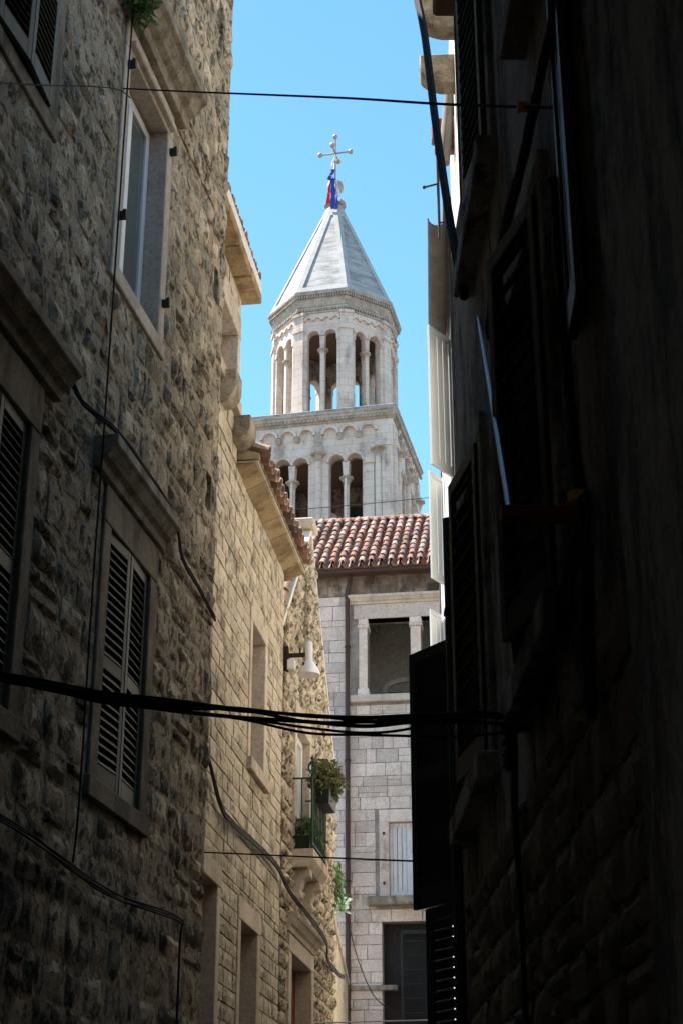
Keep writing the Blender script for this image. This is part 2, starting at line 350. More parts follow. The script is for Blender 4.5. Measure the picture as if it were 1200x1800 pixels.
def place_stones(parent, stones, variants, name, depth, gap, mat, yoff=0.0, limit=295, rank=None, top=None, dr=(0.75,1.3), tw=0.0):
    if top: stones = [s_ for s_ in stones if s_[1]+s_[3]/2 <= top(s_[0])+0.02]
    if rank: stones = sorted(stones, key=rank)
    for s_ in stones[:limit]:
        o = link(name, random.choice(variants), parent)
        o.location = (s_[0], yoff, s_[1]); o.scale = (max(0.03, s_[2]-gap), depth*random.uniform(*dr), max(0.03, s_[3]-gap))
        o.rotation_euler = (0, (math.pi if random.random() < 0.5 else 0)+random.uniform(-tw,tw), random.uniform(-tw,tw)*0.6)
    rest = stones[limit:]
    if rest:
        mb = MB()
        for s_ in rest:
            me = random.choice(variants); d = depth*random.uniform(*dr)
            mb.add([(s_[0]+v.co.x*(s_[2]-gap), yoff+v.co.y*d, s_[1]+v.co.z*(s_[3]-gap)) for v in me.vertices], [tuple(p.vertices) for p in me.polygons])
        o = mb.build(name+'_infill', mat, parent, smooth='auto'); o['kind'] = 'stuff'
def wall_panel(parent, x0, x1, z0, z1, holes, t, mat, name='wall', y0=0.0):
    """slab with rectangular holes cut through"""
    mb = MB(); xs = sorted({x0, x1} | {h[0] for h in holes} | {h[1] for h in holes}); xs = [x for x in xs if x0 <= x <= x1]
    for a, b in zip(xs, xs[1:]):
        xm = (a+b)/2; hs = sorted([(h[2], h[3]) for h in holes if h[0] < xm < h[1]]); z = z0
        for h0, h1 in hs:
            if h0 > z: mb.box(a, b, y0, y0+t, z, h0)
            z = h1
        if z1 > z: mb.box(a, b, y0, y0+t, z, z1)
    return mb.build(name, mat, parent)
def shutter(parent, xh, y, z0, z1, w, ang, mat, dirn=1, slats=True, pitch=0.075, mid=None, name='shutter', th=0.035, tilt=35, sw=0.028):
    """leaf hinged at xh, extends dirn*w along local x when ang = 0; ang > 0 swings out of the wall"""
    st = 0.06; mb = MB(); h = z1-z0
    x = lambda a: dirn*a
    def bx(a, b, c, d): mb.box(min(x(a),x(b)), max(x(a),x(b)), -th, 0, c, d)
    bx(0, st, 0, h); bx(w-st, w, 0, h); rails = [(0, 0.13), (h-0.08, h)]
    if mid: rails.insert(1, (mid*h-0.05, mid*h+0.05))
    for a, b in rails: bx(st, w-st, a, b)
    if not slats:
        n = 3; pw = (w-2*st)/n
        for i in range(n): bx(st+i*pw+0.004, st+(i+1)*pw-0.004, 0.13, h-0.08) if False else mb.box(min(x(st+i*pw+0.006),x(st+(i+1)*pw-0.006)), max(x(st+i*pw+0.006),x(st+(i+1)*pw-0.006)), -th+0.011, -0.011, 0.13, h-0.08)
    o = mb.build(name, mat, parent, bevel=0.004)
    o.location = (xh, y, z0); o.rotation_euler = (0, 0, -dirn*RAD(ang))
    if slats:
        sm = MB().box(-(w-2*st)/2+0.001, (w-2*st)/2-0.001, -sw, sw, -0.005, 0.005).mesh('slat', mat=mat)
        for (a, b), (c, d) in zip(rails, rails[1:]):
            n = int((c-b)/pitch)
            for i in range(n):
                s_ = link('slat', sm, o); s_.location = (x(w/2), -th/2, b+(i+0.5)*(c-b)/n); s_.rotation_euler = (RAD(tilt), 0, 0)
    return o
def frame_window(parent, x0, x1, z0, z1, y, mat, glass, bars=(1,0), fw=0.06):
    mb = MB(); mb.box(x0,x0+fw,y,y+0.06,z0,z1); mb.box(x1-fw,x1,y,y+0.06,z0,z1); mb.box(x0+fw,x1-fw,y,y+0.06,z0,z0+fw); mb.box(x0+fw,x1-fw,y,y+0.06,z1-fw,z1)
    for i in range(bars[0]):
        c = x0+(x1-x0)*(i+1)/(bars[0]+1); mb.box(c-fw*0.6,c+fw*0.6,y+0.002,y+0.058,z0+fw,z1-fw)
    o = mb.build('window', mat, parent, bevel=0.006)
    n = bars[0]+1
    for i in range(n):
        a = x0+(x1-x0)*i/n+fw*0.5; b = x0+(x1-x0)*(i+1)/n-fw*0.5
        MB().box(a, b, y+0.025, y+0.035, z0+fw*0.5, z1-fw*0.5).build('pane', glass, o)
    return o
def surround(parent, x0, x1, z0, z1, w, proud, mat, deep=0.25, sill=True, lintel_h=None, sill_out=0.06):
    lh = lintel_h or w
    bxp('jamb', mat, parent, (x0-w, x0+0.004, -proud, deep, z0, z1-0.004)); bxp('jamb', mat, parent, (x1-0.004, x1+w, -proud, deep, z0, z1-0.004))
    bxp('lintel', mat, parent, (x0-w, x1+w, -proud-0.004, deep, z1-0.004, z1+lh))
    if sill: bxp('sill', mat, parent, (x0-w-0.03, x1+w+0.03, -proud-sill_out, deep, z0-0.14, z0+0.004))
def cornice(parent, x0, x1, z, proj, h, mat, name='cornice'):
    prof = [(0.1,0),(-0.35*proj,0),(-0.4*proj,0.25*h),(-0.62*proj,0.34*h),(-0.85*proj,0.6*h),(-proj,0.68*h),(-proj,h),(0.1,h)]
    return MB().prism([(p[0], z+p[1]) for p in prof], x0, x1, 'x').build(name, mat, parent, bevel=0.006)
def corbel(parent, x, z, w, h, proj, mat, name='corbel'):
    prof = [(0.15,h*0.5),(0.15,-h*0.5)] + [(-proj*math.sin(t)*1.0, -h*0.5*math.cos(t) if t < math.pi/2 else h*0.5*(t-math.pi/2)/(math.pi/4)) for t in [i*math.pi/16 for i in range(2, 9)]] + [(-proj, h*0.5)]
    return MB().prism([(a, z+b) for a, b in prof], x-w/2, x+w/2, 'x').build(name, mat, parent, smooth='auto', bevel=0.012)
# barrel tile: axis along +y (up slope), concave below
def tile_mesh(length=0.46, r0=0.092, r1=0.074, th=0.014, n=7, inv=False, mat='tile'):
    vs_ = []
    for (yy, r) in ((0, r0), (length, r1)):
        for rr in (r, r-th):
            for i in range(n+1):
                t = math.pi*i/n; vs_.append((rr*math.cos(t), yy, (rr*math.sin(t))*(-1 if inv else 1)))
    k = n+1; fs = []
    for i in range(n):
        fs += [(i, i+1, 2*k+i+1, 2*k+i), (k+i, 3*k+i, 3*k+i+1, k+i+1), (i, k+i, k+i+1, i+1), (2*k+i, 2*k+i+1, 3*k+i+1, 3*k+i)]
    fs += [(0, 2*k, 3*k, k), (n, k+n, 3*k+n, 2*k+n)]
    return MB().add(vs_, fs).mesh('roof_tile', smooth='auto', mat=M[mat])
T_GREY = [tile_mesh(0.46, 0.082, 0.066, mat='tile_grey'), tile_mesh(0.46, 0.087, 0.068, mat='tile_grey')]
T_COVER = [tile_mesh(0.46, 0.082, 0.066), tile_mesh(0.46, 0.087, 0.068), tile_mesh(0.45, 0.078, 0.064)]
T_PAN = tile_mesh(0.46, 0.10, 0.085, inv=True)
def lay_tiles(parent, org, across, up, ncol, nrow, step=0.21, expo=0.36, pans=True, jit=1.0, covers=None):
    org, ac, up = Vector(org), Vector(across).normalized(), Vector(up).normalized(); nrm = ac.cross(up).normalized()
    R = Matrix((ac, up, nrm)).transposed().to_4x4()
    for c in range(ncol):
        for r in range(nrow):
            j = lambda a: random.uniform(-a, a)*jit
            p = org + ac*(c*step+j(0.012)) + up*(r*expo+j(0.02)) + nrm*(0.062+0.012*(1 if r else 0))
            o = link('roof_tile', random.choice(covers or T_COVER), parent, mtx=Matrix.Translation(p) @ R @ Matrix.Rotation(j(0.035), 4, 'Z') @ Matrix.Rotation(RAD(-2.6)+j(0.02), 4, 'X'))
            if pans and c < ncol-1:
                p = org + ac*((c+0.5)*step+j(0.008)) + up*(r*expo-0.04+j(0.012)) + nrm*(0.058)
                link('roof_tile', T_PAN, parent, mtx=Matrix.Translation(p) @ R @ Matrix.Rotation(RAD(-1.5), 4, 'X'))
def foliage_mb(center, rad, n, size, seed, droop=0.0):
    rnd = random.Random(seed); mb = MB(); c = Vector(center)
    for i in range(n):
        while True:
            d = Vector((rnd.uniform(-1,1), rnd.uniform(-1,1), rnd.uniform(-1,1)))
            if 0.15 < d.length < 1: break
        d = d*(0.6+0.4*rnd.random()); p = c + Vector((d.x*rad[0], d.y*rad[1], d.z*rad[2]))
        a = Vector((rnd.uniform(-1,1), rnd.uniform(-1,1), rnd.uniform(-0.6,1)-droop)).normalized(); b = a.cross(Vector((rnd.uniform(-1,1), rnd.uniform(-1,1), 0.3))).normalized()
        s_ = size*rnd.uniform(0.6, 1.4); m_ = p + a*s_*0.5 + Vector((0,0,0.1*s_))
        mb.add([p, m_+b*s_*0.22, p+a*s_, m_-b*s_*0.22], [(0,1,2,3)])
    return mb

# ------------------------------------------------------------------ ground
g = MB().add([(-400,-400,0),(400,-400,0),(400,600,0),(-400,600,0)], [(0,1,2,3)]).build('ground', M['paving']); g['kind'] = 'structure'

# ------------------------------------------------------------------ near left house of rubble stone
RUB = stone_variants(24, 0.5, M['rubble'], 5, 3, 0.22, 0.35)
ASH = stone_variants(14, 0.26, M['ashlar'], 4, 2, 0.10, 0.25)
PAL = stone_variants(10, 0.05, M['pale'], 4, 2, 0.035)
H1 = thing('stone_house', 'tall rubble stone house with green shutters and a white-framed window', 'house', (-1.135, 13.38, 0), facade_rot(10.7, 'L'))
W1 = (-3.04, -2.00, 8.16, 10.16); W2 = (-2.83, -1.87, 4.30, 6.13); W3 = (-5.38, -4.42, 4.30, 6.16); W4 = (-5.55, -4.6, 8.43, 10.2)
holesL1 = [W1, W2, W3, W4, (-0.36, -0.22, 9.5, 9.86), (-0.38, -0.2, 7.38, 7.72), (-0.52, -0.36, 12.3, 12.9)]
wall_panel(H1, -19, -0.02, 0, 14.4, holesL1, 0.51, M['mortar'], y0=-0.012)
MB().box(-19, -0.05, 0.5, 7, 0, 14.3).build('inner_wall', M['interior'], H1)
MB().box(-19, -5.4, 0.05, 7, 14.41, 18).build('added_shade_storey', M['mortar'], H1)  # unseen extra height, added to deepen the shade near the camera
MB().prism([(-0.1, 14.42), (7.2, 14.42), (7.2, 14.5), (3.3, 16.0), (-0.1, 14.55)], -5.39, 0.0, 'x').build('roof', M['tile'], H1)
rects = [(-3.19,-1.83,8.02,10.42), (-3.28,-1.68,10.42,10.78), (-3.02,-1.68,4.12,6.42), (-3.28,-1.64,6.42,6.66),
         (-5.6,-4.25,4.12,6.5), (-5.85,-4.02,6.5,6.75), (-5.75,-4.42,8.26,10.4), (-5.9,-4.2,10.4,10.7)] + holesL1[4:]
st = lay(-6.3, -0.0, 1.6, 14.35, rects, 0.24, 0.34, 0.48, 0.2)
place_stones(H1, st, RUB, 'stone', 0.028, 0.010, M['rubble'], dr=(0.5,1.5), tw=0.05, rank=lambda s_: (0 if (-5.5 < s_[0] and 2.4 < s_[1] < 13.4) else 1, -s_[2]*s_[3]))
# upper white-framed window
surround(H1, W1[0], W1[1], W1[2], W1[3], 0.14, 0.03, M['trim'], deep=0.3, lintel_h=0.25, sill_out=0.01)
MB().box(W1[0]-0.06, W1[1]+0.06, -0.085, 0.0, W1[3]+0.03, W1[3]+0.085).build('moulding', M['trim'], H1, bevel=0.01)
cornice(H1, -3.26, -1.68, 10.42, 0.27, 0.34, M['lichen'])
frame_window(H1, W1[0]+0.01, W1[1]-0.01, W1[2]+0.01, W1[3]-0.02, 0.13, M['upvc'], M['glass'], (1,0), 0.08)
MB().box(W1[0]+0.02, W1[1]-0.02, 0.3, 0.32, W1[2]+0.02, W1[3]-0.02).build('curtain', M['curtain'], H1)
for x_, z_ in ((-1.93, 10.0), (-1.93, 8.5), (-3.1, 8.58), (-3.1, 10.0)):
    MB().box(x_-0.02, x_+0.02, -0.09, -0.02, z_-0.03, z_+0.03).box(x_-0.012, x_+0.012, -0.088, -0.064, z_+0.02, z_+0.05).build('hinge_pin', M['iron'], H1)
# lower window with closed green shutters
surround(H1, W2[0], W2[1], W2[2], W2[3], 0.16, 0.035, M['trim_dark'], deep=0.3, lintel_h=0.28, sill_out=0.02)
cornice(H1, -3.25, -1.66, 6.42, 0.19, 0.24, M['lichen'])
for (a, d) in ((W2[0]+0.01, 1), (W2[1]-0.01, -1)):
    shutter(H1, a, 0.03, W2[2]+0.01, W2[3]-0.01, 0.465, 3, M['green'], d, mid=0.47, pitch=0.06, tilt=58, sw=0.036)
# dark shuttered window beside it
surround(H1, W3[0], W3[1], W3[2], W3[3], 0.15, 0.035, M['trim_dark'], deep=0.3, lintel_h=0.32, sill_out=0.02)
cornice(H1, -5.8, -4.05, 6.5, 0.2, 0.25, M['lichen'])
for (a, d) in ((W3[0]+0.01, 1), (W3[1]-0.01, -1)):
    shutter(H1, a, 0.03, W3[2]+0.01, W3[3]-0.01, 0.465, 2, M['green'], d, mid=0.47, pitch=0.06, tilt=58, sw=0.036)
# upper green shutters at the frame's corner
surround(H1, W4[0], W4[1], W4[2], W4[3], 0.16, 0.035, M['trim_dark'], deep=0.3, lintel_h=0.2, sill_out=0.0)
cornice(H1, -5.85, -4.25, 10.42, 0.2, 0.28, M['lichen'])
for (a, d) in ((W4[0]+0.01, 1), (W4[1]-0.01, -1)):
    shutter(H1, a, -0.02, W4[2]+0.01, W4[3]-0.01, 0.465, 4, M['green'], d, mid=0.5, pitch=0.055, tilt=58, sw=0.034)
RL1 = facade_rot(10.7, 'L')
def wL1(x, y, z):                                     # wall-local point to world
    return Vector((-1.135 + x*math.cos(RL1) - y*math.sin(RL1), 13.38 + x*math.sin(RL1) + y*math.cos(RL1), z))

# ------------------------------------------------------------------ cream house with stone eave, second on the left
H2 = thing('stone_house', 'cream ashlar house with projecting stone eave and rounded corbels', 'house', (-0.73, 19, 0), facade_rot(7.6, 'L'))
A1 = (-2.06, -1.24, 6.15, 7.72); A2 = (-2.34, -1.40, 1.8, 4.42); A3 = (-4.3, -3.62, 1.5, 4.52); A4 = (-4.3, -3.36, 9.82, 10.62)
wall_panel(H2, -5.5, 0, 0, 9.12, [A1, A2, A3], 0.45, M['ashlar_joint'])
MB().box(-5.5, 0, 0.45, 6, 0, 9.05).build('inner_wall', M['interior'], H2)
wall_panel(H2, -5.5, -3.12, 9.12, 11.25, [A4], 0.45, M['ashlar_joint'], 'upper_wall')
MB().box(-5.5, -3.14, 0.45, 6, 9.05, 11.2).build('upper_inner_wall', M['interior'], H2)
rects = [(A1[0]-0.12, A1[1]+0.12, A1[2]-0.14, A1[3]+0.16), (A2[0]-0.14, A2[1]+0.14, A2[2], A2[3]+0.22), (A3[0]-0.14, A3[1]+0.14, A3[2], A3[3]+0.2)]
st = lay(-5.4, 0, 2.2, 9.1, rects, 0.16, 0.36, 0.26)
place_stones(H2, st, ASH, 'stone', 0.026, 0.008, M['ashlar'], rank=lambda s_: (0 if (-4.2 < s_[0] and s_[1] > 3.3) else 1, s_[0]))
st = lay(-5.4, -3.12, 9.14, 11.2, [(A4[0]-0.14, A4[1]+0.14, A4[2]-0.2, A4[3]+0.3)], 0.24, 0.42, 0.16)
place_stones(H2, st, ASH, 'stone', 0.025, 0.012, M['ashlar'], limit=100)
surround(H2, *A1, 0.12, 0.03, M['trim'], deep=0.3, lintel_h=0.16, sill_out=0.05)
frame_window(H2, A1[0]+0.01, A1[1]-0.01, A1[2]+0.01, A1[3]-0.01, 0.28, M['wood'], M['glass'], (1,0), 0.07)
surround(H2, *A2, 0.14, 0.03, M['trim'], deep=0.3, lintel_h=0.22, sill=False)
MB().box(A2[0], A2[1], 0.3, 0.36, A2[2], A2[3]).build('door', M['wood'], H2)
surround(H2, *A3, 0.14, 0.05, M['trim'], deep=0.3, lintel_h=0.2, sill=False)
MB().box(A3[0], A3[1], 0.3, 0.36, A3[2], A3[3]).build('door', M['wood'], H2)
surround(H2, *A4, 0.13, 0.04, M['trim'], deep=0.3, lintel_h=0.26, sill_out=0.03)
frame_window(H2, A4[0]+0.01, A4[1]-0.01, A4[2]+0.01, A4[3]-0.01, 0.22, M['wood'], M['glass'], (1,0), 0.07)
corbel(H2, -3.98, 9.60, 0.30, 0.36, 0.19, M['lichen']); corbel(H2, -3.26, 9.44, 0.34, 0.30, 0.21, M['lichen'])
# upper eave
for i in range(4):
    MB().box(-5.4+i*0.62, -4.79+i*0.62-0.004, -0.20-0.01*(i % 2), 0.4, 11.25, 11.37).build('eave_slab', M['soffit'], H2, bevel=0.012)
MB().prism([(-0.20, 11.37), (0.5, 11.37), (5.8, 13.3), (5.8, 13.45), (-0.21, 11.49)], -5.5, -2.94, 'x').build('upper_roof', M['plaster_white'], H2)
lay_tiles(H2, (-5.3, -0.15, 11.52), (1,0,0), (0,1,0.36), 12, 2, covers=T_GREY)
# low eave of stone slabs
x_ = -3.1
while x_ < 0.22:
    w_ = random.uniform(0.36, 0.55); w_ = min(w_, 0.25-x_)
    MB().hexa([(x_, -0.02, 9.08), (x_+w_-0.006, -0.02, 9.08), (x_+w_-0.006, 0.5, 9.08), (x_, 0.5, 9.08),
               (x_, -0.22, 9.17), (x_+w_-0.006, -0.22, 9.17), (x_+w_-0.006, 0.5, 9.17), (x_, 0.5, 9.17)]).build('eave_slab', M['soffit'], H2, bevel=0.01)
    MB().box(x_, x_+w_-0.01, -0.245, 0.4, 9.172, 9.195).build('eave_slab', M['trim'], H2, bevel=0.008)
    x_ += w_
MB().prism([(-0.25, 9.212), (0.6, 9.212), (5.8, 11.1), (5.8, 11.2), (-0.25, 9.28)], -3.1, 0.2, 'x').build('roof', M['ashlar_joint'], H2)
lay_tiles(H2, (-3.05, -0.31, 9.245), (1,0,0), (0,1,0.36), 16, 3, covers=T_GREY, jit=1.6)
RL2 = facade_rot(7.6, 'L')
def wL2(x, y, z):
    return Vector((-0.73 + x*math.cos(RL2) - y*math.sin(RL2), 19 + x*math.sin(RL2) + y*math.cos(RL2), z))

# ------------------------------------------------------------------ gabled house with the balcony
H3 = thing('gabled_house', 'narrow rubble stone house with raking gable and small flower balcony', 'house', tuple(wL2(0.012, 0, 0)), RL2)
G = [(0, 8.42), (2.17, 10.55), (4.56, 7.85)]
def gtop(x): return G[0][1]+(x-G[0][0])/2.17*(G[1][1]-G[0][1]) if x < 2.17 else G[1][1]+(x-2.17)/(4.56-2.17)*(G[2][1]-G[1][1])
B1 = (0.95, 2.02, 5.78, 7.45); B2 = (0.72, 2.3, 1.5, 4.55); B3 = (1.45, 1.9, 8.45, 9.75)
wall_panel(H3, 0.01, 4.56, 0, 7.84, [B1, B2], 0.4, M['mortar'])
mb = MB(); xs = [0.01, 0.7, B3[0], B3[1], 2.17, 3.0, 3.8, 4.56]
for a, b in zip(xs, xs[1:]):
    segs = [(lambda x: 7.84, gtop)] if not (a == B3[0]) else [(lambda x: 7.84, lambda x: B3[2]), (lambda x: B3[3], gtop)]
    for lo, hi in segs:
        mb.hexa([(a,0,lo(a)),(b,0,lo(b)),(b,0.4,lo(b)),(a,0.4,lo(a)),(a,0,hi(a)),(b,0,hi(b)),(b,0.4,hi(b)),(a,0.4,hi(a))])
mb.build('gable_wall', M['mortar'], H3)
MB().box(0.02, 4.55, 0.4, 6, 0, 7.8).build('inner_wall', M['interior'], H3)
MB().prism([(0.02, 7.8), (4.55, 7.8), (2.17, 10.3)], 0.41, 6, 'y').build('attic_wall', M['interior'], H3)
rects = [(0.80, 2.18, 5.6, 7.72), (0.5, 2.5, 1.5, 4.98), B3]
st = lay(0.02, 4.56, 2.0, 10.5, rects, 0.17, 0.30, 0.36)
place_stones(H3, st, RUB, 'stone', 0.05, 0.018, M['rubble'], limit=0, top=gtop)
surround(H3, *B1, 0.13, 0.05, M['trim'], deep=0.3, lintel_h=0.26, sill=False)
frame_window(H3, B1[0]+0.01, B1[1]-0.01, B1[2]+0.01, B1[3]-0.01, 0.05, M['upvc'], M['curtain'], (1,0), 0.09)
surround(H3, *B2, 0.18, 0.05, M['trim'], deep=0.3, lintel_h=0.2, sill=False)
cornice(H3, 0.48, 2.55, 4.77, 0.16, 0.22, M['trim'])
MB().box(B2[0], 1.5, 0.16, 0.22, B2[2], B2[3]).build('door_leaf', M['dgreen'], H3); MB().box(1.505, B2[1], 0.16, 0.22, B2[2], B2[3]).build('door_leaf', M['redbar'], H3)
# roof tiles along the verge
up = Vector((2.17, 0, G[1][1]-G[0][1])).normalized()
MB().hexa([(-0.05,-0.02,G[0][1]-0.06),(2.17,-0.02,G[1][1]+0.0),(2.17,6,G[1][1]+0.0),(-0.05,6,G[0][1]-0.06),(-0.05,-0.02,G[0][1]+0.04),(2.17,-0.02,G[1][1]+0.09),(2.17,6,G[1][1]+0.09),(-0.05,6,G[0][1]+0.04)]).build('roof', M['plaster_white'], H3)
MB().hexa([(2.17,-0.02,G[1][1]+0.0),(4.65,-0.02,G[2][1]-0.1),(4.65,6,G[2][1]-0.1),(2.17,6,G[1][1]+0.0),(2.17,-0.02,G[1][1]+0.09),(4.65,-0.02,G[2][1]+0.0),(4.65,6,G[2][1]+0.0),(2.17,6,G[1][1]+0.09)]).build('roof', M['plaster_white'], H3)
lay_tiles(H3, (0.0, 0.92, G[0][1]+0.05), (0,-1,0), up, 5, 7)
bxp('coping', M['trim'], H3, (1.95, 2.4, -0.08, 0.35, G[1][1]+0.05, G[1][1]+0.17), 0.02)
# balcony
bal = MB().prism([(0.02,5.56),(-0.22,5.56),(-0.27,5.62),(-0.30,5.66),(-0.30,5.70),(-0.30,5.78),(0.02,5.78)], 0.72, 1.98, 'x').build('balcony', M['trim'], H3, bevel=0.006)
for x_ in (0.92, 1.78):
    MB().prism([(0.02,5.56),(-0.24,5.56),(-0.25,5.46),(-0.16,5.42),(-0.12,5.30),(-0.15,5.22),(-0.06,5.14),(0.02,5.02)], x_-0.09, x_+0.09, 'x').build('bracket', M['trim'], bal, bevel=0.012)
rl = MB()
for z_ in (5.86, 6.66): MB().tube([(0.76,0.0,z_),(0.76,-0.265,z_),(0.765,-0.27,z_),(1.935,-0.27,z_),(1.94,-0.265,z_),(1.94,0,z_)], 0.012, 6).build('rail', M['green_iron'], bal)
bm_ = MB().tube([(0,0,5.78),(0,0,6.66)], 0.009, 6).mesh('baluster', mat=M['green_iron'])
for x_ in [0.76+i*0.13 for i in range(10)]: link('baluster', bm_, bal, (x_, -0.27, 0))
for x_ in (0.76, 1.94): link('baluster', bm_, bal, (x_, -0.14, 0))
MB().tube([(0.76,-0.27,5.78),(0.76,-0.27,6.7)], 0.016, 6).build('post', M['green_iron'], bal)
fin = MB()
for k in range(6):
    t = k*math.pi/3; fin.tube([(0.76+0.055*math.sin(math.pi*i/6)*math.cos(t), -0.27+0.055*math.sin(math.pi*i/6)*math.sin(t), 6.69+0.2*i/6) for i in range(7)], 0.007, 5)
fin.ball((0.76,-0.27,6.91), 0.025, 8); fin.build('finial', M['green_iron'], bal)
def planter(name, label, loc, w, mat, fol, n, size, seed, droop=0.0, boxdims=None, rotz=RL2, pot=True, stem=True):
    t = thing(name, label, 'plant', loc, rotz)
    if pot:
        bw, bd, bh = boxdims
        MB().hexa([(-bw/2*0.85,-bd/2*0.85,0),(bw/2*0.85,-bd/2*0.85,0),(bw/2*0.85,bd/2*0.85,0),(-bw/2*0.85,bd/2*0.85,0),(-bw/2,-bd/2,bh),(bw/2,-bd/2,bh),(bw/2,bd/2,bh),(-bw/2,bd/2,bh)]).build('pot', M['pot'], t, bevel=0.008)
    z0 = boxdims[2]-0.02 if pot else 0.0
    mb = MB(); rr = random.Random(seed)
    for k in range(9):
        e = (rr.uniform(-fol[0],fol[0])*0.8, rr.uniform(-fol[1],fol[1])*0.8, z0+fol[2]*rr.uniform(0.6,1.4))
        mb.tube([(e[0]*0.3, e[1]*0.3, z0-0.02), (e[0]*0.6, e[1]*0.6, z0+e[2]*0.4), e], 0.004, 4)
    mb.build('stem', M['leaf'], t)
    foliage_mb((0, 0, z0+fol[2]*0.55), fol, n, size, seed, droop).build('foliage', mat, t)
    return t
planter('balcony_plant', 'bushy olive plant in dark box hung outside the green balcony railing', tuple(wL2(1.3, -0.37, 6.40)), 0, M['leaf_olive'], (0.52, 0.24, 0.30), 1700, 0.08, 3, 0.5, (0.7, 0.18, 0.2))
planter('balcony_plant', 'low green plant in a trough on the balcony floor behind its bars', tuple(wL2(0.98, -0.15, 5.782)), 0, M['leaf'], (0.26, 0.14, 0.2), 500, 0.07, 4, -0.3, (0.5, 0.22, 0.16))
planter('balcony_plant', 'reddish green plant in a trough at the balcony front', tuple(wL2(1.6, -0.15, 5.782)), 0, M['leaf_olive'], (0.36, 0.18, 0.2), 600, 0.07, 5, 0.2, (0.6, 0.22, 0.16))

# street lamp on a bracket
LP = thing('wall_lamp', 'white bell-shaped lamp on an iron wall bracket', 'lamp', tuple(wL2(0.06, -0.055, 8.02)), RL2)
MB().box(-0.03, 0.03, -0.02, 0.04, -0.2, 0.12).build('wall_plate', M['iron'], LP, bevel=0.004)
MB().box(-0.02, 0.02, -0.25, -0.02, -0.02, 0.03).box(-0.012,0.012,-0.17,-0.15,0.03,0.1).build('arm', M['iron'], LP, bevel=0.004)
MB().box(-0.06, 0.06, -0.10, -0.01, -0.19, -0.06).build('ballast_box', M['lampwhite'], LP, bevel=0.006)
MB().lathe([(0.045,-0.08),(0.048,0.0),(0.048,0.14),(0.04,0.165),(0.012,0.17)], (0,-0.27,0), 16).build('lamp_housing', M['lampwhite'], LP, smooth='auto')
MB().lathe([(0.14,-0.26),(0.145,-0.24),(0.115,-0.17),(0.08,-0.11),(0.05,-0.08),(0.045,-0.085),(0.075,-0.115),(0.11,-0.175),(0.133,-0.25)], (0,-0.27,0), 24).build('lamp_shade', M['reflector'], LP, smooth='auto')
MB().ball((0,-0.27,-0.2), 0.045, 12).build('bulb', M['lampwhite'], LP, smooth=True)
for t in (0.5, 2.6, 4.7):
    MB().box(0.10*math.cos(t)-0.012, 0.10*math.cos(t)+0.012, -0.27+0.10*math.sin(t)-0.012, -0.27+0.10*math.sin(t)+0.012, -0.16, -0.12).build('clip', M['iron'], LP)

# ------------------------------------------------------------------ low garden wall after the gabled house
pA = wL2(4.62, 0.10, 0); pB = Vector((0.14, 34.2, 0)); dv = pB - pA
GW = thing('garden_wall', 'low plastered stone wall with greenery hanging over its top', 'wall', tuple(pA), math.atan2(dv.y, dv.x))
MB().box(0.0, dv.length-0.45, 0, 0.4, 0, 6.0).build('wall', M['ashlar'], GW)
MB().box(0.0, dv.length-0.45, -0.04, 0.44, 6.0, 6.08).build('coping', M['trim'], GW, bevel=0.015)
t_ = dv.normalized()
def wG(x, y, z): return Vector((pA.x + t_.x*x - t_.y*y, pA.y + t_.y*x + t_.x*y, z))
planter('trailing_plant', 'dark green plant trailing over the garden wall by the brown downpipe', tuple(wG(1.2, 0.05, 6.08)), 0, M['leaf'], (0.9, 0.28, 0.45), 1500, 0.1, 8, 0.8, pot=False, rotz=math.atan2(dv.y, dv.x))
planter('trailing_plant', 'pale silvery sprig growing on top of the garden wall', tuple(wG(2.2, -0.12, 6.1)), 0, M['leaf_pale'], (0.2, 0.16, 0.16), 70, 0.13, 9, 0.1, pot=False, rotz=math.atan2(dv.y, dv.x))

# ------------------------------------------------------------------ pale house closing the alley
H4 = thing('end_house', 'pale ashlar house with loggia and red tile roof closing the alley', 'house', (0.15, 34.5, 0), facade_rot(8, 'F'))
O1 = (0.43, 1.40, 12.28, 14.08); O2 = (1.63, 2.60, 12.28, 14.08); O3 = (0.86, 1.72, 7.86, 9.46); O4 = (0.70, 2.3, 4.6, 7.36)
wall_panel(H4, -4, 7, 0, 15.35, [O1, O2, O3, O4], 0.4, M['pale_joint'])
rects = [(0.05, 2.95, 12.06, 14.64), (0.58, 2.0, 7.62, 9.74), (O4[0], O4[1], O4[2], O4[3])]
st = lay(-1.6, 4.2, 4.4, 15.3, rects, 0.262, 0.42, 0.40, 0.08)
sooty = stone_mat('sooty_ashlar', [(0.16,0.12,0.10),(0.30,0.23,0.19),(0.50,0.40,0.34)], (0.04,0.03,0.025), 0.8, 2.6, 0.6, 0.01, 0.4, vstreak=True, stain_pos=0.48)
PALD = stone_variants(6, 0.06, sooty, 4, 2, 0.04)
place_stones(H4, [s_ for s_ in st if s_[1] > 14.72], PALD, 'stone', 0.022, 0.009, sooty, limit=60); st = [s_ for s_ in st if s_[1] <= 14.72]
place_stones(H4, st, PAL, 'stone', 0.022, 0.009, M['pale'], limit=240, rank=lambda s_: (0 if -1.0 < s_[0] < 2.3 else 1, s_[0]))
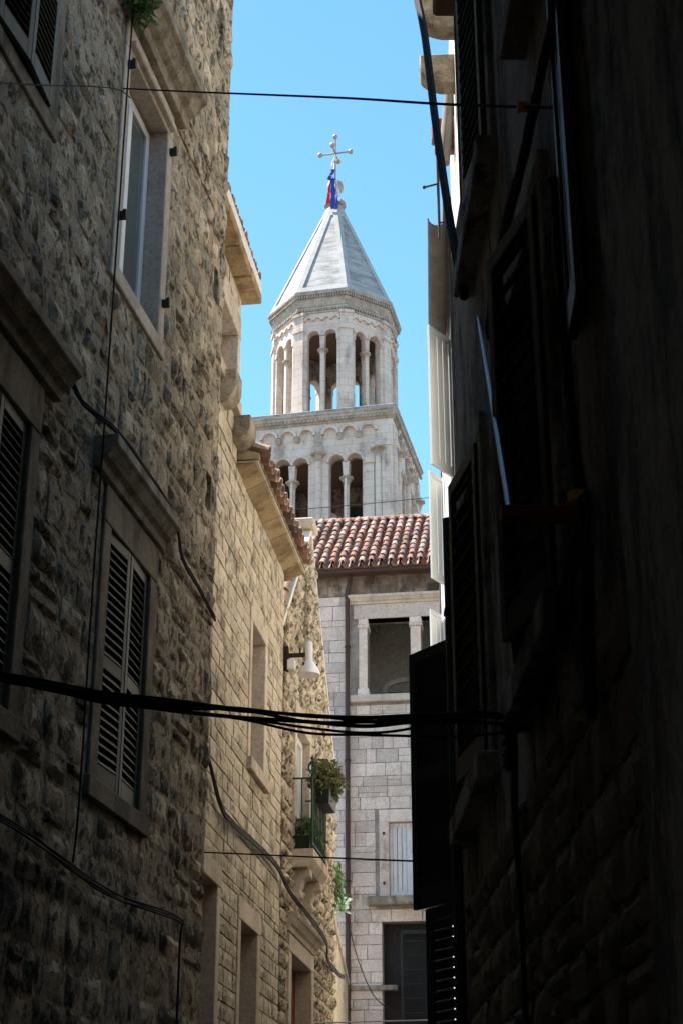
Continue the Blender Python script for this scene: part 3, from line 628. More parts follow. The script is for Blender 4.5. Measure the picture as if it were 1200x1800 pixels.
# loggia
MB().box(-2, 5, 2.45, 2.55, 11.5, 15.3).build('loggia_back_wall', M['room'], H4)
MB().box(-2, 5, 0.4, 2.45, 14.75, 14.85).build('loggia_ceiling', M['room'], H4); MB().box(-2, 5, 0.4, 2.45, 12.1, 12.2).build('loggia_floor', M['room'], H4)
MB().box(-2.1, -2, 0.4, 3.5, 12, 15.3).build('loggia_side_wall', M['room'], H4); MB().box(5, 5.1, 0.4, 3.5, 12, 15.3).build('loggia_side_wall', M['room'], H4)
MB().box(-4, 7, 0.4, 0.5, 0, 12.0).box(-4, 7, 6, 6.4, 0, 15.3).build('inner_wall', M['interior'], H4)
n_ = 12; ac = 1.15
MB().prism([(ac-0.66,12.2)] + [(ac-0.66*math.cos(math.pi*i/n_), 13.15+0.30*math.sin(math.pi*i/n_)) for i in range(n_+1)] + [(ac+0.66,12.2),(ac+0.56,12.2)] + [(ac+0.56*math.cos(math.pi*i/n_), 13.12+0.22*math.sin(math.pi*i/n_)) for i in range(n_+1)] + [(ac-0.56,12.2)], 2.36, 2.448, 'y').build('inner_arch', M['pale'], H4)
MB().box(ac-0.55, ac+0.55, 2.42, 2.446, 12.2, 13.1).build('inner_door', M['wood'], H4)
MB().box(ac-0.2, ac+0.45, 2.40, 2.418, 12.9, 13.06).build('door_pane', M['curtain'], H4)
for i in range(4): MB().box(-1.5+i*0.9, -1.38+i*0.9, 0.42, 2.44, 14.62, 14.748).build('ceiling_beam', M['room'], H4)
for x0_, x1_ in ((0.24, O1[0]), (O1[1], O2[0]), (O2[1], 2.82)):
    p = bxp('pillar', M['pale'], H4, (x0_, x1_, -0.03, 0.36, 12.44, 13.86), 0.01)
    bxp('capital', M['pale'], H4, (x0_-0.03, x1_+0.03, -0.06, 0.37, 13.86, 13.94), 0.012)
    bxp('capital', M['pale'], H4, (x0_-0.015, x1_+0.015, -0.045, 0.365, 13.94, 14.08), 0.012)
    bxp('plinth', M['pale'], H4, (x0_-0.03, x1_+0.03, -0.06, 0.37, 12.28, 12.44), 0.012)
bxp('architrave', M['pale'], H4, (0.12, 2.95, -0.04, 0.3, 14.08, 14.42), 0.01)
cornice(H4, 0.0, 3.05, 14.42, 0.18, 0.2, M['trim'])
bxp('loggia_sill', M['trim'], H4, (0.02, 2.98, -0.12, 0.38, 12.12, 12.28), 0.012)
# window with peeling shutters
surround(H4, *O3, 0.2, 0.045, M['pale'], deep=0.25, lintel_h=0.26, sill=False)
bxp('sill', M['lichen'], H4, (0.42, 2.1, -0.24, 0.2, 7.68, 7.86), 0.015)
for (a, d) in ((O3[0]+0.01, 1), (O3[1]-0.01, -1)):
    shutter(H4, a, 0.10, O3[2]+0.01, O3[3]-0.02, 0.42, 0, M['peel_paint'], d, slats=False)
for z_ in (8.15, 9.2): MB().box(0.74, 0.78, -0.10, -0.04, z_-0.02, z_+0.03).build('hinge_pin', M['iron'], H4)
# dark recess with slatted shutter below
MB().box(O4[0], O4[1], 0.3, 0.34, O4[2], O4[3]).build('recess_wall', M['interior'], H4)
shutter(H4, 1.06, 0.12, 4.7, 7.2, 0.78, 0, M['dark_slat'], 1, pitch=0.27, tilt=8)
bxp('string_course', M['lichen'], H4, (-1.2, 1.0, -0.08, 0.1, 5.98, 6.08), 0.012)
# downpipe and gutter
MB().tube([(0.0,-0.13,4.0),(0.0,-0.13,14.7),(0.05,-0.2,14.9),(0.1,-0.38,15.0)], 0.055, 12).build('downpipe', M['brownpipe'], H4, smooth='auto')
for z_ in (5.6, 8.2, 10.8, 13.4): MB().lathe([(0.068,-0.02),(0.068,0.02)], (0,-0.13,z_), 12).box(-0.01,0.01,-0.07,0.0,z_-0.02,z_+0.02).build('pipe_clamp', M['iron'], H4)
gut = []
for i in range(9): t = math.pi*i/8; gut.append((-0.42+0.075*math.cos(t), 15.10-0.075*math.sin(t)))
for i in range(8,-1,-1): t = math.pi*i/8; gut.append((-0.42+0.066*math.cos(t), 15.105-0.066*math.sin(t)))
MB().prism(gut, -1.7, 7, 'x').build('gutter', M['brownpipe'], H4)
bxp('eave_board', M['wood'], H4, (-1.75, 7.0, -0.36, 0.35, 15.12, 15.17), 0.006)
# roof
SLOPE = 0.80; upE = Vector((0, 1, SLOPE)); yr = 2.55; zr = 15.2+SLOPE*(yr+0.40)
MB().hexa([(-1.8,-0.36,15.175),(7,-0.36,15.175),(7,yr,zr-0.05),(-1.8,yr,zr-0.05),(-1.8,-0.36,15.235),(7,-0.36,15.235),(7,yr,zr+0.01),(-1.8,yr,zr+0.01)]).build('roof', M['brick'], H4)
MB().hexa([(-1.8,yr+0.01,zr-0.05),(7,yr+0.01,zr-0.05),(7,6.5,15.1),(-1.8,6.5,15.1),(-1.8,yr+0.01,zr+0.01),(7,yr+0.01,zr+0.01),(7,6.5,15.17),(-1.8,6.5,15.17)]).build('roof', M['brick'], H4)
lay_tiles(H4, (-1.638, -0.46, 15.215), (1,0,0), upE, 20, 10, 0.222, 0.37)
rm = tile_mesh(0.5, 0.12, 0.11)
for i in range(10):
    link('ridge_tile', rm, H4, mtx=Matrix.Translation((-1.78+0.44*i, yr, zr+0.03)) @ Matrix.Rotation(-math.pi/2, 4, 'Z') @ Matrix.Rotation(random.uniform(-0.02,0.02), 4, 'X'))
RE = facade_rot(8, 'F')
def wE(x, y, z): return Vector((0.15 + x*math.cos(RE) - y*math.sin(RE), 34.5 + x*math.sin(RE) + y*math.cos(RE), z))

# ------------------------------------------------------------------ near right house, dark plaster
RR1 = facade_rot(-1.3, 'R')
H5 = thing('plastered_house', 'dark grimy plastered house with louvred shutters and loose cables', 'house', (0.74, 10.1, 0), RR1)
def wR1(x, y, z): return Vector((0.74 + x*math.cos(RR1) - y*math.sin(RR1), 10.1 + x*math.sin(RR1) + y*math.cos(RR1), z))
Q = {'a': (3.3, 4.45, 3.72, 5.55), 'b': (0.62, 2.0, 3.78, 5.6), 'c': (1.9, 3.0, 6.8, 8.8), 'd': (4.3, 5.3, 6.6, 8.4)}
wall_panel(H5, 0, 16, 0, 5.9, [Q['a'], Q['b']], 0.4, M['plaster_dark'])
wall_panel(H5, 0.38, 16, 5.9, 7.7, [(*Q['c'][:3], 7.7), (*Q['d'][:3], 7.7)], 0.4, M['plaster_dark'], 'middle_wall')
wall_panel(H5, 1.5, 16, 7.7, 9.5, [(*Q['c'][:2], 7.7, Q['c'][3]), (*Q['d'][:2], 7.7, Q['d'][3])], 0.4, M['plaster_dark'], 'upper_wall')
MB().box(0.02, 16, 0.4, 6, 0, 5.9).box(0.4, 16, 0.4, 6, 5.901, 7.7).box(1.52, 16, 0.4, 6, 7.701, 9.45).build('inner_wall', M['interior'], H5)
MB().prism([(-0.04, 9.51), (6.3, 9.51), (6.3, 9.6), (3, 10.3), (-0.04, 9.6)], 1.5, 4.19, 'x').build('roof', M['tile'], H5)
for k, (x0_, x1_, z0_, z1_) in Q.items():
    surround(H5, x0_, x1_, z0_, z1_, 0.12, 0.035, M['plaster_dark'], deep=0.2, sill_out=0.08)
for (a, d, ang) in ((3.31, 1, 9), (4.44, -1, 14)):
    shutter(H5, a, -0.02, 3.74, 5.53, 0.55, ang if d > 0 else 14, M['black_paint'], d, pitch=0.1, tilt=40)
for (a, d, ang) in ((0.63, 1, 7), (1.99, -1, 9)):
    shutter(H5, a, -0.02, 3.8, 5.58, 0.6, ang, M['black_paint'], d, pitch=0.1, tilt=40)
for (a, d, ang) in ((1.91, 1, 6), (2.99, -1, 6)):
    shutter(H5, a, -0.03, 6.82, 8.78, 0.535, ang, M['dgreen'], d, pitch=0.08)
shutter(H5, 5.02, -0.045, 4.5, 6.35, 0.34, 176, M['dgreen'], -1, slats=False)
for (a, d, ang) in ((4.31, 1, 8), (5.29, -1, 8)):
    shutter(H5, a, -0.03, 6.62, 8.38, 0.485, ang, M['dgreen'], d, pitch=0.08)
MB().box(4.2, 16, 0.0, 6, 9.505, 12.2).build('added_shade_storey', M['plaster_dark'], H5)  # unseen storey added to keep sky light off the near left wall
# open black shutters at the far corner
shutter(H5, 0.04, -0.03, 3.42, 5.12, 0.45, 146, M['black_paint'], 1, pitch=0.06, mid=0.5, tilt=60, sw=0.034)
shutter(H5, 0.04, -0.03, 2.35, 3.415, 0.36, 150, M['black_paint'], 1, pitch=0.06, tilt=45)
bxp('ledge', M['soffit'], H5, (1.42, 2.2, -0.16, 0.2, 9.05, 9.25), 0.02)
MB().tube([(0.30,-0.05,5.85),(0.30,-0.05,2.2)], 0.035, 10).build('downpipe', M['black_paint'], H5, smooth='auto')
for z_ in (3.1, 5.2): MB().box(0.25,0.35,-0.09,0.0,z_-0.015,z_+0.015).build('pipe_clamp', M['iron'], H5)
DRK = stone_variants(8, 0.45, M['trim_dark'], 4, 3, 0.25, 0.3)
place_stones(H5, lay(0.5, 6.2, 1.4, 3.3, [], 0.2, 0.34, 0.45, 0.2), DRK, 'stone', 0.03, 0.012, M['trim_dark'], limit=150)
# red iron bar with its stay
bar = thing('iron_bracket', 'red iron bar jutting from the dark wall with a steel stay rod', 'bracket', tuple(wR1(4.93, 0, 3.86)), RR1)
MB().box(-0.025, 0.025, -0.30, 0.0, -0.025, 0.025).build('bar', M['redbar'], bar, bevel=0.004)
MB().tube([(0,-0.27,0.025),(-2.9,0.0,2.5)], 0.012, 8).build('stay_rod', M['steel'], bar)
MB().tube([(-0.01,-0.26,0.025),(-0.01,-0.26,0.07)], 0.008, 6).build('bolt', M['steel'], bar)

# ------------------------------------------------------------------ far right house, white shutters
RR2 = facade_rot(3.0, 'R')
H6 = thing('far_house', 'sunlit white plastered house with open white board shutters and grey gutter', 'house', (2.006, 30, 0), RR2)
def wR2(x, y, z): return Vector((2.006 + x*math.cos(RR2) - y*math.sin(RR2), 30 + x*math.sin(RR2) + y*math.cos(RR2), z))
V = [(11.0, 12.0, 9.95, 11.9), (6.6, 7.6, 10.2, 11.95), (0.6, 1.6, 10.2, 11.95)]
wall_panel(H6, 0, 19.2, 0, 12.15, V, 0.4, M['plaster_white'])
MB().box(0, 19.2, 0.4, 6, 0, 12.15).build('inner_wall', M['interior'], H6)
MB().box(14.6, 19.2, 0.0, 6, 12.15, 13.6).build('upper_wall', M['plaster_white'], H6)
for (x0_, x1_, z0_, z1_) in V:
    frame_window(H6, x0_+0.01, x1_-0.01, z0_+0.01, z1_-0.01, 0.2, M['wood'], M['glass'], (1,0), 0.06)
    shutter(H6, x1_-0.01, -0.02, z0_+0.01, z1_-0.01, 0.5, 147, M['white_paint'], -1, slats=False)
    shutter(H6, x0_+0.01, -0.02, z0_+0.01, z1_-0.01, 0.5, 168, M['white_paint'], 1, slats=False)
    for lf in list(H6.children)[-2:]:
        sg = 1 if lf.rotation_euler[2] < 0 else -1
        for zz in (0.3, 1.45):
            MB().box(min(0, sg*0.3), max(0, sg*0.3), -0.041, -0.036, zz-0.018, zz+0.018).box(min(0, sg*0.3), max(0, sg*0.3), 0.001, 0.006, zz-0.018, zz+0.018).build('strap_hinge', M['iron'], lf)
mbg = []
for i in range(13): t = math.pi*i/12; mbg.append((-0.16+0.115*math.cos(t), 12.14-0.115*math.sin(t)))
for i in range(12,-1,-1): t = math.pi*i/12; mbg.append((-0.16+0.10*math.cos(t), 12.145-0.10*math.sin(t)))
for i in range(4):
    MB().prism(mbg, 11.75+i*0.66, 11.75+(i+1)*0.66-0.006, 'x').build('gutter', M['gutter'], H6, smooth='auto')
MB().prism([(-0.1, 12.16), (6.1, 12.16), (6.1, 12.25), (3, 13.6), (-0.1, 12.25)], 0, 14.58, 'x').build('roof', M['tile'], H6)
corbel(H6, 17.15, 11.95, 0.2, 0.36, 0.34, M['lichen']); corbel(H6, 17.95, 11.95, 0.2, 0.36, 0.34, M['lichen'])
for i in range(3):
    bxp('brick', M['brick'], H6, (16.1+i*0.13, 16.22+i*0.13, -0.2-0.03*(i % 2), 0.05, 11.75+0.03*i, 11.95), 0.012)
MB().tube([(16.6,-0.12,11.3),(16.6,-0.02,12.3)], 0.06, 12).build('vent_pipe', M['zinc'], H6, smooth='auto')
MB().tube([(15.4,-0.16,11.2),(15.4,-0.16,12.35)], 0.016, 8).tube([(15.4,-0.16,11.9),(15.4,-0.30,11.86)], 0.012, 8).ball((15.4,-0.31,11.86), 0.022, 8).tube([(15.4,0.0,11.4),(15.4,-0.16,11.4)], 0.01, 6).build('iron_holder', M['iron'], H6)

# ------------------------------------------------------------------ near stone pier, and unseen blocks added to shape the light
PR = thing('stone_pier', 'near dark stone pier on the right', 'pier', (0.45, 2.4, 0), 0)
MB().box(0, 1.4, -0.9, 0, 0, 5.69).build('pier', M['plaster_dark'], PR, bevel=0.01)
PS = thing('added_shade_block', 'unseen dark block added over the alley to shade it', 'house', (-1.2, -2, 0), 0)  # out of view, added to keep the near alley dark
MB().box(-6, 3.2, -8, 6.1, 5.7, 11.0).box(-6, 3.2, 6.1, 8.4, 7.9, 11.0).build('upper_wall', M['plaster_dark'], PS)
MB().box(-6, 3.2, -8.4, -8, 0, 14).build('rear_shade_wall', M['plaster_dark'], PS)  # unseen closure added behind the camera to hold back light
NB = thing('added_bounce_block', 'unseen pale block added behind the dark plaster house to bounce light', 'house', (7.2, 2, 0), 0)  # hidden from view, added so its sunlit face brightens the left walls
MB().box(0, 8, 8, 30, 0, 20).build('wall', M['plaster_white'], NB); MB().prism([(-0.4, 20), (8.4, 20), (4, 22)], 7.6, 30.4, 'y').build('roof', M['tile'], NB)
# ------------------------------------------------------------------ bell tower
TH = 12; TW = thing('bell_tower', 'romanesque limestone bell tower with octagonal belfry and stone spire', 'tower', (-0.36, 78, 0), facade_rot(TH, 'F'))
HW, ZC = 3.82, 39.6
def arcade(x0, x1, z0, z1, ops, t, y0, n=10):
    """wall strip with arched openings (cx, w, zsill, zspring)"""
    mb = MB(); xs = {x0, x1}
    for cx, w, zs, zp in ops:
        for i in range(n+1): xs.add(round(cx - w/2*math.cos(math.pi*i/n), 5))
    xs = sorted(xs)
    def hole(x):
        for cx, w, zs, zp in ops:
            if abs(x-cx) <= w/2+1e-4: return zs, zp+math.sqrt(max(0, (w/2)**2-(x-cx)**2))
    for a, b in zip(xs, xs[1:]):
        m_ = hole((a+b)/2)
        if not m_: mb.box(a, b, y0, y0+t, z0, z1); continue
        if m_[0] > z0: mb.box(a, b, y0, y0+t, z0, m_[0])
        ha, hb = (hole(a) or m_)[1], (hole(b) or m_)[1]
        mb.hexa([(a,y0,ha),(b,y0,hb),(b,y0+t,hb),(a,y0+t,ha),(a,y0,z1),(b,y0,z1),(b,y0+t,z1),(a,y0+t,z1)])
    return mb
def arch_ring(r0, r1, y0, y1, n=12):
    mb = MB(); vs_ = []
    for i in range(n+1):
        t = math.pi*i/n
        for r, y in ((r0,y0),(r1,y0),(r1,y1),(r0,y1)): vs_.append((r*math.cos(t), y, r*math.sin(t)))
    fs = [(4*i+j, 4*i+(j+1)%4, 4*i+4+(j+1)%4, 4*i+4+j) for i in range(n) for j in range(4)] + [(0,1,2,3), (4*n+3,4*n+2,4*n+1,4*n)]
    return mb.add(vs_, fs)
def column_meshes(r, zb, zc0, zc1, zi1, wi):
    """shaft, capital, impost block"""
    sh = MB().lathe([(r*1.35,zb),(r*1.35,zb+0.08),(r*1.15,zb+0.14),(r,zb+0.2),(r*0.94,zc0-0.04),(r*1.1,zc0-0.03),(r*1.1,zc0)], n=14).mesh('column', smooth='auto', mat=M['tower'])
    hc = zc1-zc0
    ca = MB().lathe([(r*0.95,zc0),(r*1.25,zc0+hc*0.25),(r*1.15,zc0+hc*0.35),(r*1.65,zc0+hc*0.6),(r*1.45,zc0+hc*0.68),(r*2.45,zc0+hc*0.86),(r*2.45,zc1)], n=8, ph=math.pi/8).mesh('capital', mat=M['tower_carved'])
    im = MB().hexa([(-r*0.85,-r*1.5,zc1),(r*0.85,-r*1.5,zc1),(r*0.85,r*1.5,zc1),(-r*0.85,r*1.5,zc1),(-r*1.15,-wi,zi1),(r*1.15,-wi,zi1),(r*1.15,wi,zi1),(-r*1.15,wi,zi1)]).mesh('impost', mat=M['tower'])
    return sh, ca, im
# square stage
ops = [(s_*c, 0.82, 32.4, 36.85) for s_ in (-1, 1) for c in (0.93, 1.85)]
aw = arcade(-HW, HW-0.5, 16, 39.1, ops, 0.5, -HW).mesh('stage_wall', mat=M['tower'])
sh, ca, im = column_meshes(0.15, 32.5, 35.6, 36.05, 36.88, 0.25)
sh2, ca2, _ = column_meshes(0.17, 31.0, 36.9, 37.4, 37.6, 0.3)
ringm = arch_ring(0.35, 0.48, -0.2, 0.05).mesh('blind_arch', mat=M['tower']); ring2 = arch_ring(0.405, 0.50, -0.10, 0.05).mesh('arch_moulding', mat=M['tower'])
corm = MB().hexa([(-0.10,-0.08,0),(0.10,-0.08,0),(0.10,0.03,0),(-0.10,0.03,0),(-0.14,-0.18,0.2),(0.14,-0.18,0.2),(0.14,0.03,0.2),(-0.14,0.03,0.2)]).box(-0.16,0.16,-0.2,0.03,0.2,0.27).mesh('arch_corbel', mat=M['tower_carved'])
pilm = {}
for k in range(4):
    Rk = Matrix.Rotation(k*math.pi/2, 4, 'Z')
    def put(name, me, x=0, y=-HW, z=0): return link(name, me, TW, mtx=Rk @ Matrix.Translation((x, y, z)))
    put('stage_wall', aw, 0, 0)
    for s_ in (-1, 1):
        put('column', sh, s_*1.39, -HW+0.25); put('capital', ca, s_*1.39, -HW+0.25); put('impost', im, s_*1.39, -HW+0.25)
        for c in (0.93, 1.85): put('arch_moulding', ring2, s_*c, -HW, 36.85)
        for c in (0.62, 1.6, 2.58): put('blind_arch', ringm, s_*c, -HW, 38.42)
        for c in (1.11, 2.09): put('arch_corbel', corm, s_*c, -HW, 38.12)
        put('corner_column', sh2, s_*3.08, -HW-0.10); put('corner_capital', ca2, s_*3.08, -HW-0.10)
        put('pilaster', MB().box(-0.24, 0.24, -0.12, 0.05, 16, 36.6).box(-0.28,0.28,-0.19,0.05,36.6,37.05).mesh('pilaster', mat=M['tower']), s_*2.62)
        put('corner_pier', MB().box(-0.28, 0.28, -0.14, 0.05, 16, 37.5).box(-0.62, 0.3, -0.2, 0.05, 37.5, 37.9).box(-0.55, 0.29, -0.12, 0.05, 37.9, 38.7).mesh('corner_pier', mat=M['tower']) if s_ > 0 else
            MB().box(-0.28, 0.28, -0.14, 0.05, 16, 37.5).box(-0.3, 0.62, -0.2, 0.05, 37.5, 37.9).box(-0.29, 0.55, -0.12, 0.05, 37.9, 38.7).mesh('corner_pier', mat=M['tower']), s_*(HW-0.28))
    put('half_column', sh2, 0, -HW-0.08); put('half_capital', ca2, 0, -HW-0.08)
    put('pier_block', MB().box(-0.26,0.26,-0.2,0.05,37.4,37.8).box(-0.21,0.21,-0.12,0.05,37.8,38.6).mesh('pier_block', mat=M['tower_carved']))
    cx0, cx1 = -HW-0.02, HW+0.02
    put('cornice', MB().prism([(0.3,39.1),(-0.06,39.1),(-0.07,39.17),(-0.14,39.2),(-0.15,39.32),(-0.20,39.34),(-0.25,39.48),(-0.30,39.5),(-0.30,39.6),(0.3,39.6)], -HW-0.0, HW+0.0, 'x').mesh('cornice', mat=M['tower_carved']))
    dm = MB()
    for i in range(40): dm.box(-HW+0.06+i*0.2, -HW+0.16+i*0.2, -0.21, -0.1, 39.2, 39.31)
    o = put('dentil_band', dm.mesh('dentil_band', mat=M['tower_carved'])); o['kind'] = 'stuff'
for sx, sy in ((-1,-1),(1,-1),(1,1),(-1,1)):
    MB().prism([(0.3,39.25),(-0.06,39.25),(-0.16,39.46),(-0.26,39.84),(-0.30,39.9),(-0.30,40.1),(0.3,40.1)], 0, 0.001, 'x') if False else None
    x_ = sx*HW; y_ = sy*HW
    MB().hexa([(min(x_,x_+sx*0.05),min(y_,y_+sy*0.05),39.1),(max(x_,x_+sx*0.05),min(y_,y_+sy*0.05),39.1),(max(x_,x_+sx*0.05),max(y_,y_+sy*0.05),39.1),(min(x_,x_+sx*0.05),max(y_,y_+sy*0.05),39.1),
               (min(x_,x_+sx*0.3),min(y_,y_+sy*0.3),39.596),(max(x_,x_+sx*0.3),min(y_,y_+sy*0.3),39.596),(max(x_,x_+sx*0.3),max(y_,y_+sy*0.3),39.596),(min(x_,x_+sx*0.3),max(y_,y_+sy*0.3),39.596)]).build('cornice_corner', M['tower_carved'], TW)
MB().box(-HW-0.2, HW+0.2, -HW-0.2, HW+0.2, 39.6, 39.82).build('ledge', M['tower_grey'], TW, bevel=0.03)
MB().box(-HW+0.75, HW-0.75, -HW+0.75, HW-0.75, 38.6, 38.9).build('belfry_ceiling', M['wood'], TW)
MB().box(-HW+0.75, HW-0.75, -HW+0.75, HW-0.75, 30.6, 31).build('belfry_floor', M['tower'], TW)
for k in range(4):
    link('belfry_shade_lining', arcade(-HW+0.51, HW-0.75, 31, 38.6, [(s_*c, 0.84, 32.4, 36.85) for s_ in (-1, 1) for c in (0.93, 1.85)], 0.2, -HW+0.51).mesh('belfry_shade_lining', mat=M['plaster_dark']), TW, mtx=Matrix.Rotation(k*math.pi/2, 4, 'Z'))  # added inner skin, its dark colour stands in for belfry shade
# bronze bell seen dimly inside
bell = thing('bell', 'dark bronze bell hanging inside the square belfry stage', 'bell', (-0.38+1.1, 77.4, 34.6), 0)
MB().lathe([(0.75,0),(0.72,0.08),(0.56,0.4),(0.45,0.85),(0.4,1.1),(0.2,1.2),(0.05,1.22)], n=20).build('bell_body', M['iron'], bell, smooth='auto')
MB().box(-2.2, 2.2, -0.12, 0.12, 1.2, 1.5).build('headstock', M['wood'], bell); MB().tube([(0,0,0.9),(0,0,-0.15)], 0.04, 6).build('clapper', M['iron'], bell)
# octagonal stage
RO = 3.40; AP = RO*math.cos(math.pi/8); FW = 2*RO*math.sin(math.pi/8)
ops = [(-0.45, 0.68, 40.0, 44.68), (0.45, 0.68, 40.0, 44.68)]
ow = arcade(-FW/2, FW/2, 39.82, 46.5, ops, 0.34, -AP).mesh('octagon_wall', mat=M['tower'])
ol = arcade(-FW/2+0.22, FW/2-0.22, 39.82, 46.2, [(-0.45, 0.70, 40.0, 44.68), (0.45, 0.70, 40.0, 44.68)], 0.12, -AP+0.345).mesh('octagon_shade_lining', mat=M['plaster_dark'])  # dark skin added inside so the openings look shaded
sh, ca, im = column_meshes(0.125, 40.0, 43.45, 43.92, 44.7, 0.17)
ring3 = arch_ring(0.33, 0.43, -0.08, 0.05).mesh('arch_moulding', mat=M['tower']); ring4 = arch_ring(0.17, 0.27, -0.11, 0.05, 10).mesh('blind_arch', mat=M['tower'])
cpil = MB().box(-0.38,0.38,-0.12,0.3,39.82,40.45).box(-0.32,0.32,-0.07,0.3,40.45,45.0).box(-0.37,0.37,-0.14,0.3,45.0,45.2).box(-0.32,0.32,-0.07,0.3,45.2,45.95).box(-0.38,0.38,-0.14,0.3,45.95,46.12).mesh('corner_pilaster', mat=M['tower'])
jpil = MB().box(-0.09,0.09,-0.05,0.1,39.82,44.4).box(-0.12,0.12,-0.09,0.1,44.4,44.74).mesh('jamb_pilaster', mat=M['tower'])
dm = MB()
for i in range(17): dm.box(-FW/2+0.05+i*0.16, -FW/2+0.13+i*0.16, -0.12, 0.02, 46.22, 46.4)
dmesh = dm.box(-FW/2, FW/2, -0.06, 0.02, 46.1, 46.2).mesh('dentil_band', mat=M['tower_carved'])
RC = 3.70; APC = RC*math.cos(math.pi/8); FC = RC*math.sin(math.pi/8)
dm = MB()
for i in range(20): dm.box(-FC+0.04+i*0.142, -FC+0.12+i*0.142, -APC+0.02, -APC+0.25, 46.95, 47.12)
dmesh2 = dm.mesh('cornice_dentils', mat=M['tower_carved'])
for k in range(8):
    Rk = Matrix.Rotation(k*math.pi/4, 4, 'Z'); Rc = Matrix.Rotation(k*math.pi/4+math.pi/8, 4, 'Z')
    def put(name, me, x=0, y=-AP, z=0): return link(name, me, TW, mtx=Rk @ Matrix.Translation((x, y, z)))
    put('octagon_wall', ow, 0, 0); put('octagon_shade_lining', ol, 0, 0)
    put('column', sh, 0, -AP+0.17); put('capital', ca, 0, -AP+0.17); put('impost', im, 0, -AP+0.17)
    for x_ in (-0.45, 0.45): put('arch_moulding', ring3, x_, -AP, 44.68)
    for x_ in (-0.72, -0.24, 0.24, 0.72): put('blind_arch', ring4, x_, -AP, 45.62)
    for x_ in (-0.89, 0.89): put('jamb_pilaster', jpil, x_)
    o = put('dentil_band', dmesh); o['kind'] = 'stuff'; o = put('cornice_dentils', dmesh2, 0, 0); o['kind'] = 'stuff'
    link('corner_pilaster', cpil, TW, mtx=Rc @ Matrix.Translation((0, -RO+0.05, 0)))
PH = -math.pi/2 + math.pi/8
MB().lathe([(RO+0.05,46.5),(RO+0.10,46.7),(RO+0.13,46.8),(RO+0.15,46.95),(RO+0.2,47.12),(RC+0.02,47.13),(RC+0.05,47.2),(RC+0.05,47.32),(RC-0.15,47.4)], n=8, ph=PH).build('octagon_cornice', M['tower_carved'], TW)
MB().lathe([(RO-0.55,46.2),(RO-0.55,46.45)], n=8, ph=PH).build('octagon_ceiling', M['wood'], TW)
# spire with framed faces
ZS0, ZS1, RS0, RS1 = 47.38, 54.9, 3.66, 0.42
MB().lathe([(RS0-0.10,ZS0),(RS1-0.06,ZS1)], n=8, ph=PH).build('spire', M['spire'], TW)
def spt(k, u, v, out):                                # point on spire face k, u across -1..1, v up 0..1
    r = RS0+(RS1-RS0)*v; z = ZS0+(ZS1-ZS0)*v; a0 = PH + k*math.pi/4 - math.pi/4; a1 = a0+math.pi/4
    p0 = Vector((r*math.cos(a0), r*math.sin(a0), z)); p1 = Vector((r*math.cos(a1), r*math.sin(a1), z)); p = p0.lerp(p1, (u+1)/2)
    am = (a0+a1)/2; nrm = Vector((math.cos(am)*0.9, math.sin(am)*0.9, 0.44)); return p + nrm*out
def wu(v): return 1 - 0.26/((RS0+(RS1-RS0)*v)*math.sin(math.pi/8))
for k in range(8):
    fr = MB()
    def bar4(a, b, c, d): fr.hexa([spt(k,*q,-0.12) for q in (a,b,c,d)] + [spt(k,*q,0.0) for q in (a,b,c,d)])
    v0, v1 = 0.045, 0.86
    bar4((-1,0),(1,0),(wu(v0),v0),(-wu(v0),v0)); bar4((-wu(v1),v1),(wu(v1),v1),(1,1),(-1,1))
    bar4((-1,0),(-wu(v0),v0),(-wu(v1),v1),(-1,1)); bar4((wu(v0),v0),(1,0),(1,1),(wu(v1),v1))
    fr.build('spire_rib', M['spire_rib'], TW)
MB().lathe([(0.42,54.85),(0.62,54.95),(0.62,55.1),(0.4,55.2),(0.22,55.5),(0.3,55.7),(0.16,55.85)], n=16).build('finial_base', M['tower_carved'], TW, smooth='auto')
fb = MB().ball((0,0,56.25), 0.48, 20).build('finial_ball', M['gold'], TW, smooth=True)
cr = MB().tube([(0,0,56.6),(0,0,59.75)], 0.055, 8).tube([(-0.85,0,58.62),(0.85,0,58.62)], 0.05, 8).tube([(0,-0.75,58.62),(0,0.75,58.62)], 0.05, 8)
for p in ((-0.9,0,58.62),(0.9,0,58.62),(0,-0.8,58.62),(0,0.8,58.62),(0,0,59.8)): cr.ball(p, 0.155, 12)
cr.build('cross', M['gold'], TW, smooth='auto')
# flag hanging from the cross
FL = thing('flag', 'limp red white and blue flag hanging from the spire cross', 'flag', (-0.36, 77.85, 0), RAD(-TH))
def cloth(offx, w0, w1, z0, z1, ph, y):
    mb = MB(); n, m_ = 14, 4; vs_ = []
    for i in range(n+1):
        t = i/n; w = w0+(w1-w0)*t
        for j in range(m_+1):
            u = j/m_-0.5
            vs_.append((offx[0]+(offx[1]-offx[0])*t+u*w+0.03*math.sin(9*t+ph), y-0.06*math.sin(7*u+5*t+ph)-0.45*math.sin(t*math.pi*0.5)**2*(0.5 if t>0.5 else 0.3), z0+(z1-z0)*t))
    fs = [(i*(m_+1)+j, i*(m_+1)+j+1, (i+1)*(m_+1)+j+1, (i+1)*(m_+1)+j) for i in range(n) for j in range(m_)]
    o = len(vs_); vs2 = vs_+[(a, b+0.012, c) for a, b, c in vs_]
    return mb.add(vs2, fs+[tuple(q+o for q in f)[::-1] for f in fs])
cloth((-0.03,-0.12), 0.10, 0.22, 58.4, 57.2, 0.3, -0.06).build('flag_stripe', M['flag_white'], FL, smooth=True)['label'] = 'white stripe'
cloth((-0.12,-0.18), 0.22, 0.34, 57.25, 56.4, 0.6, -0.26).build('flag_stripe', M['flag_blue'], FL, smooth=True)['label'] = 'blue stripe'
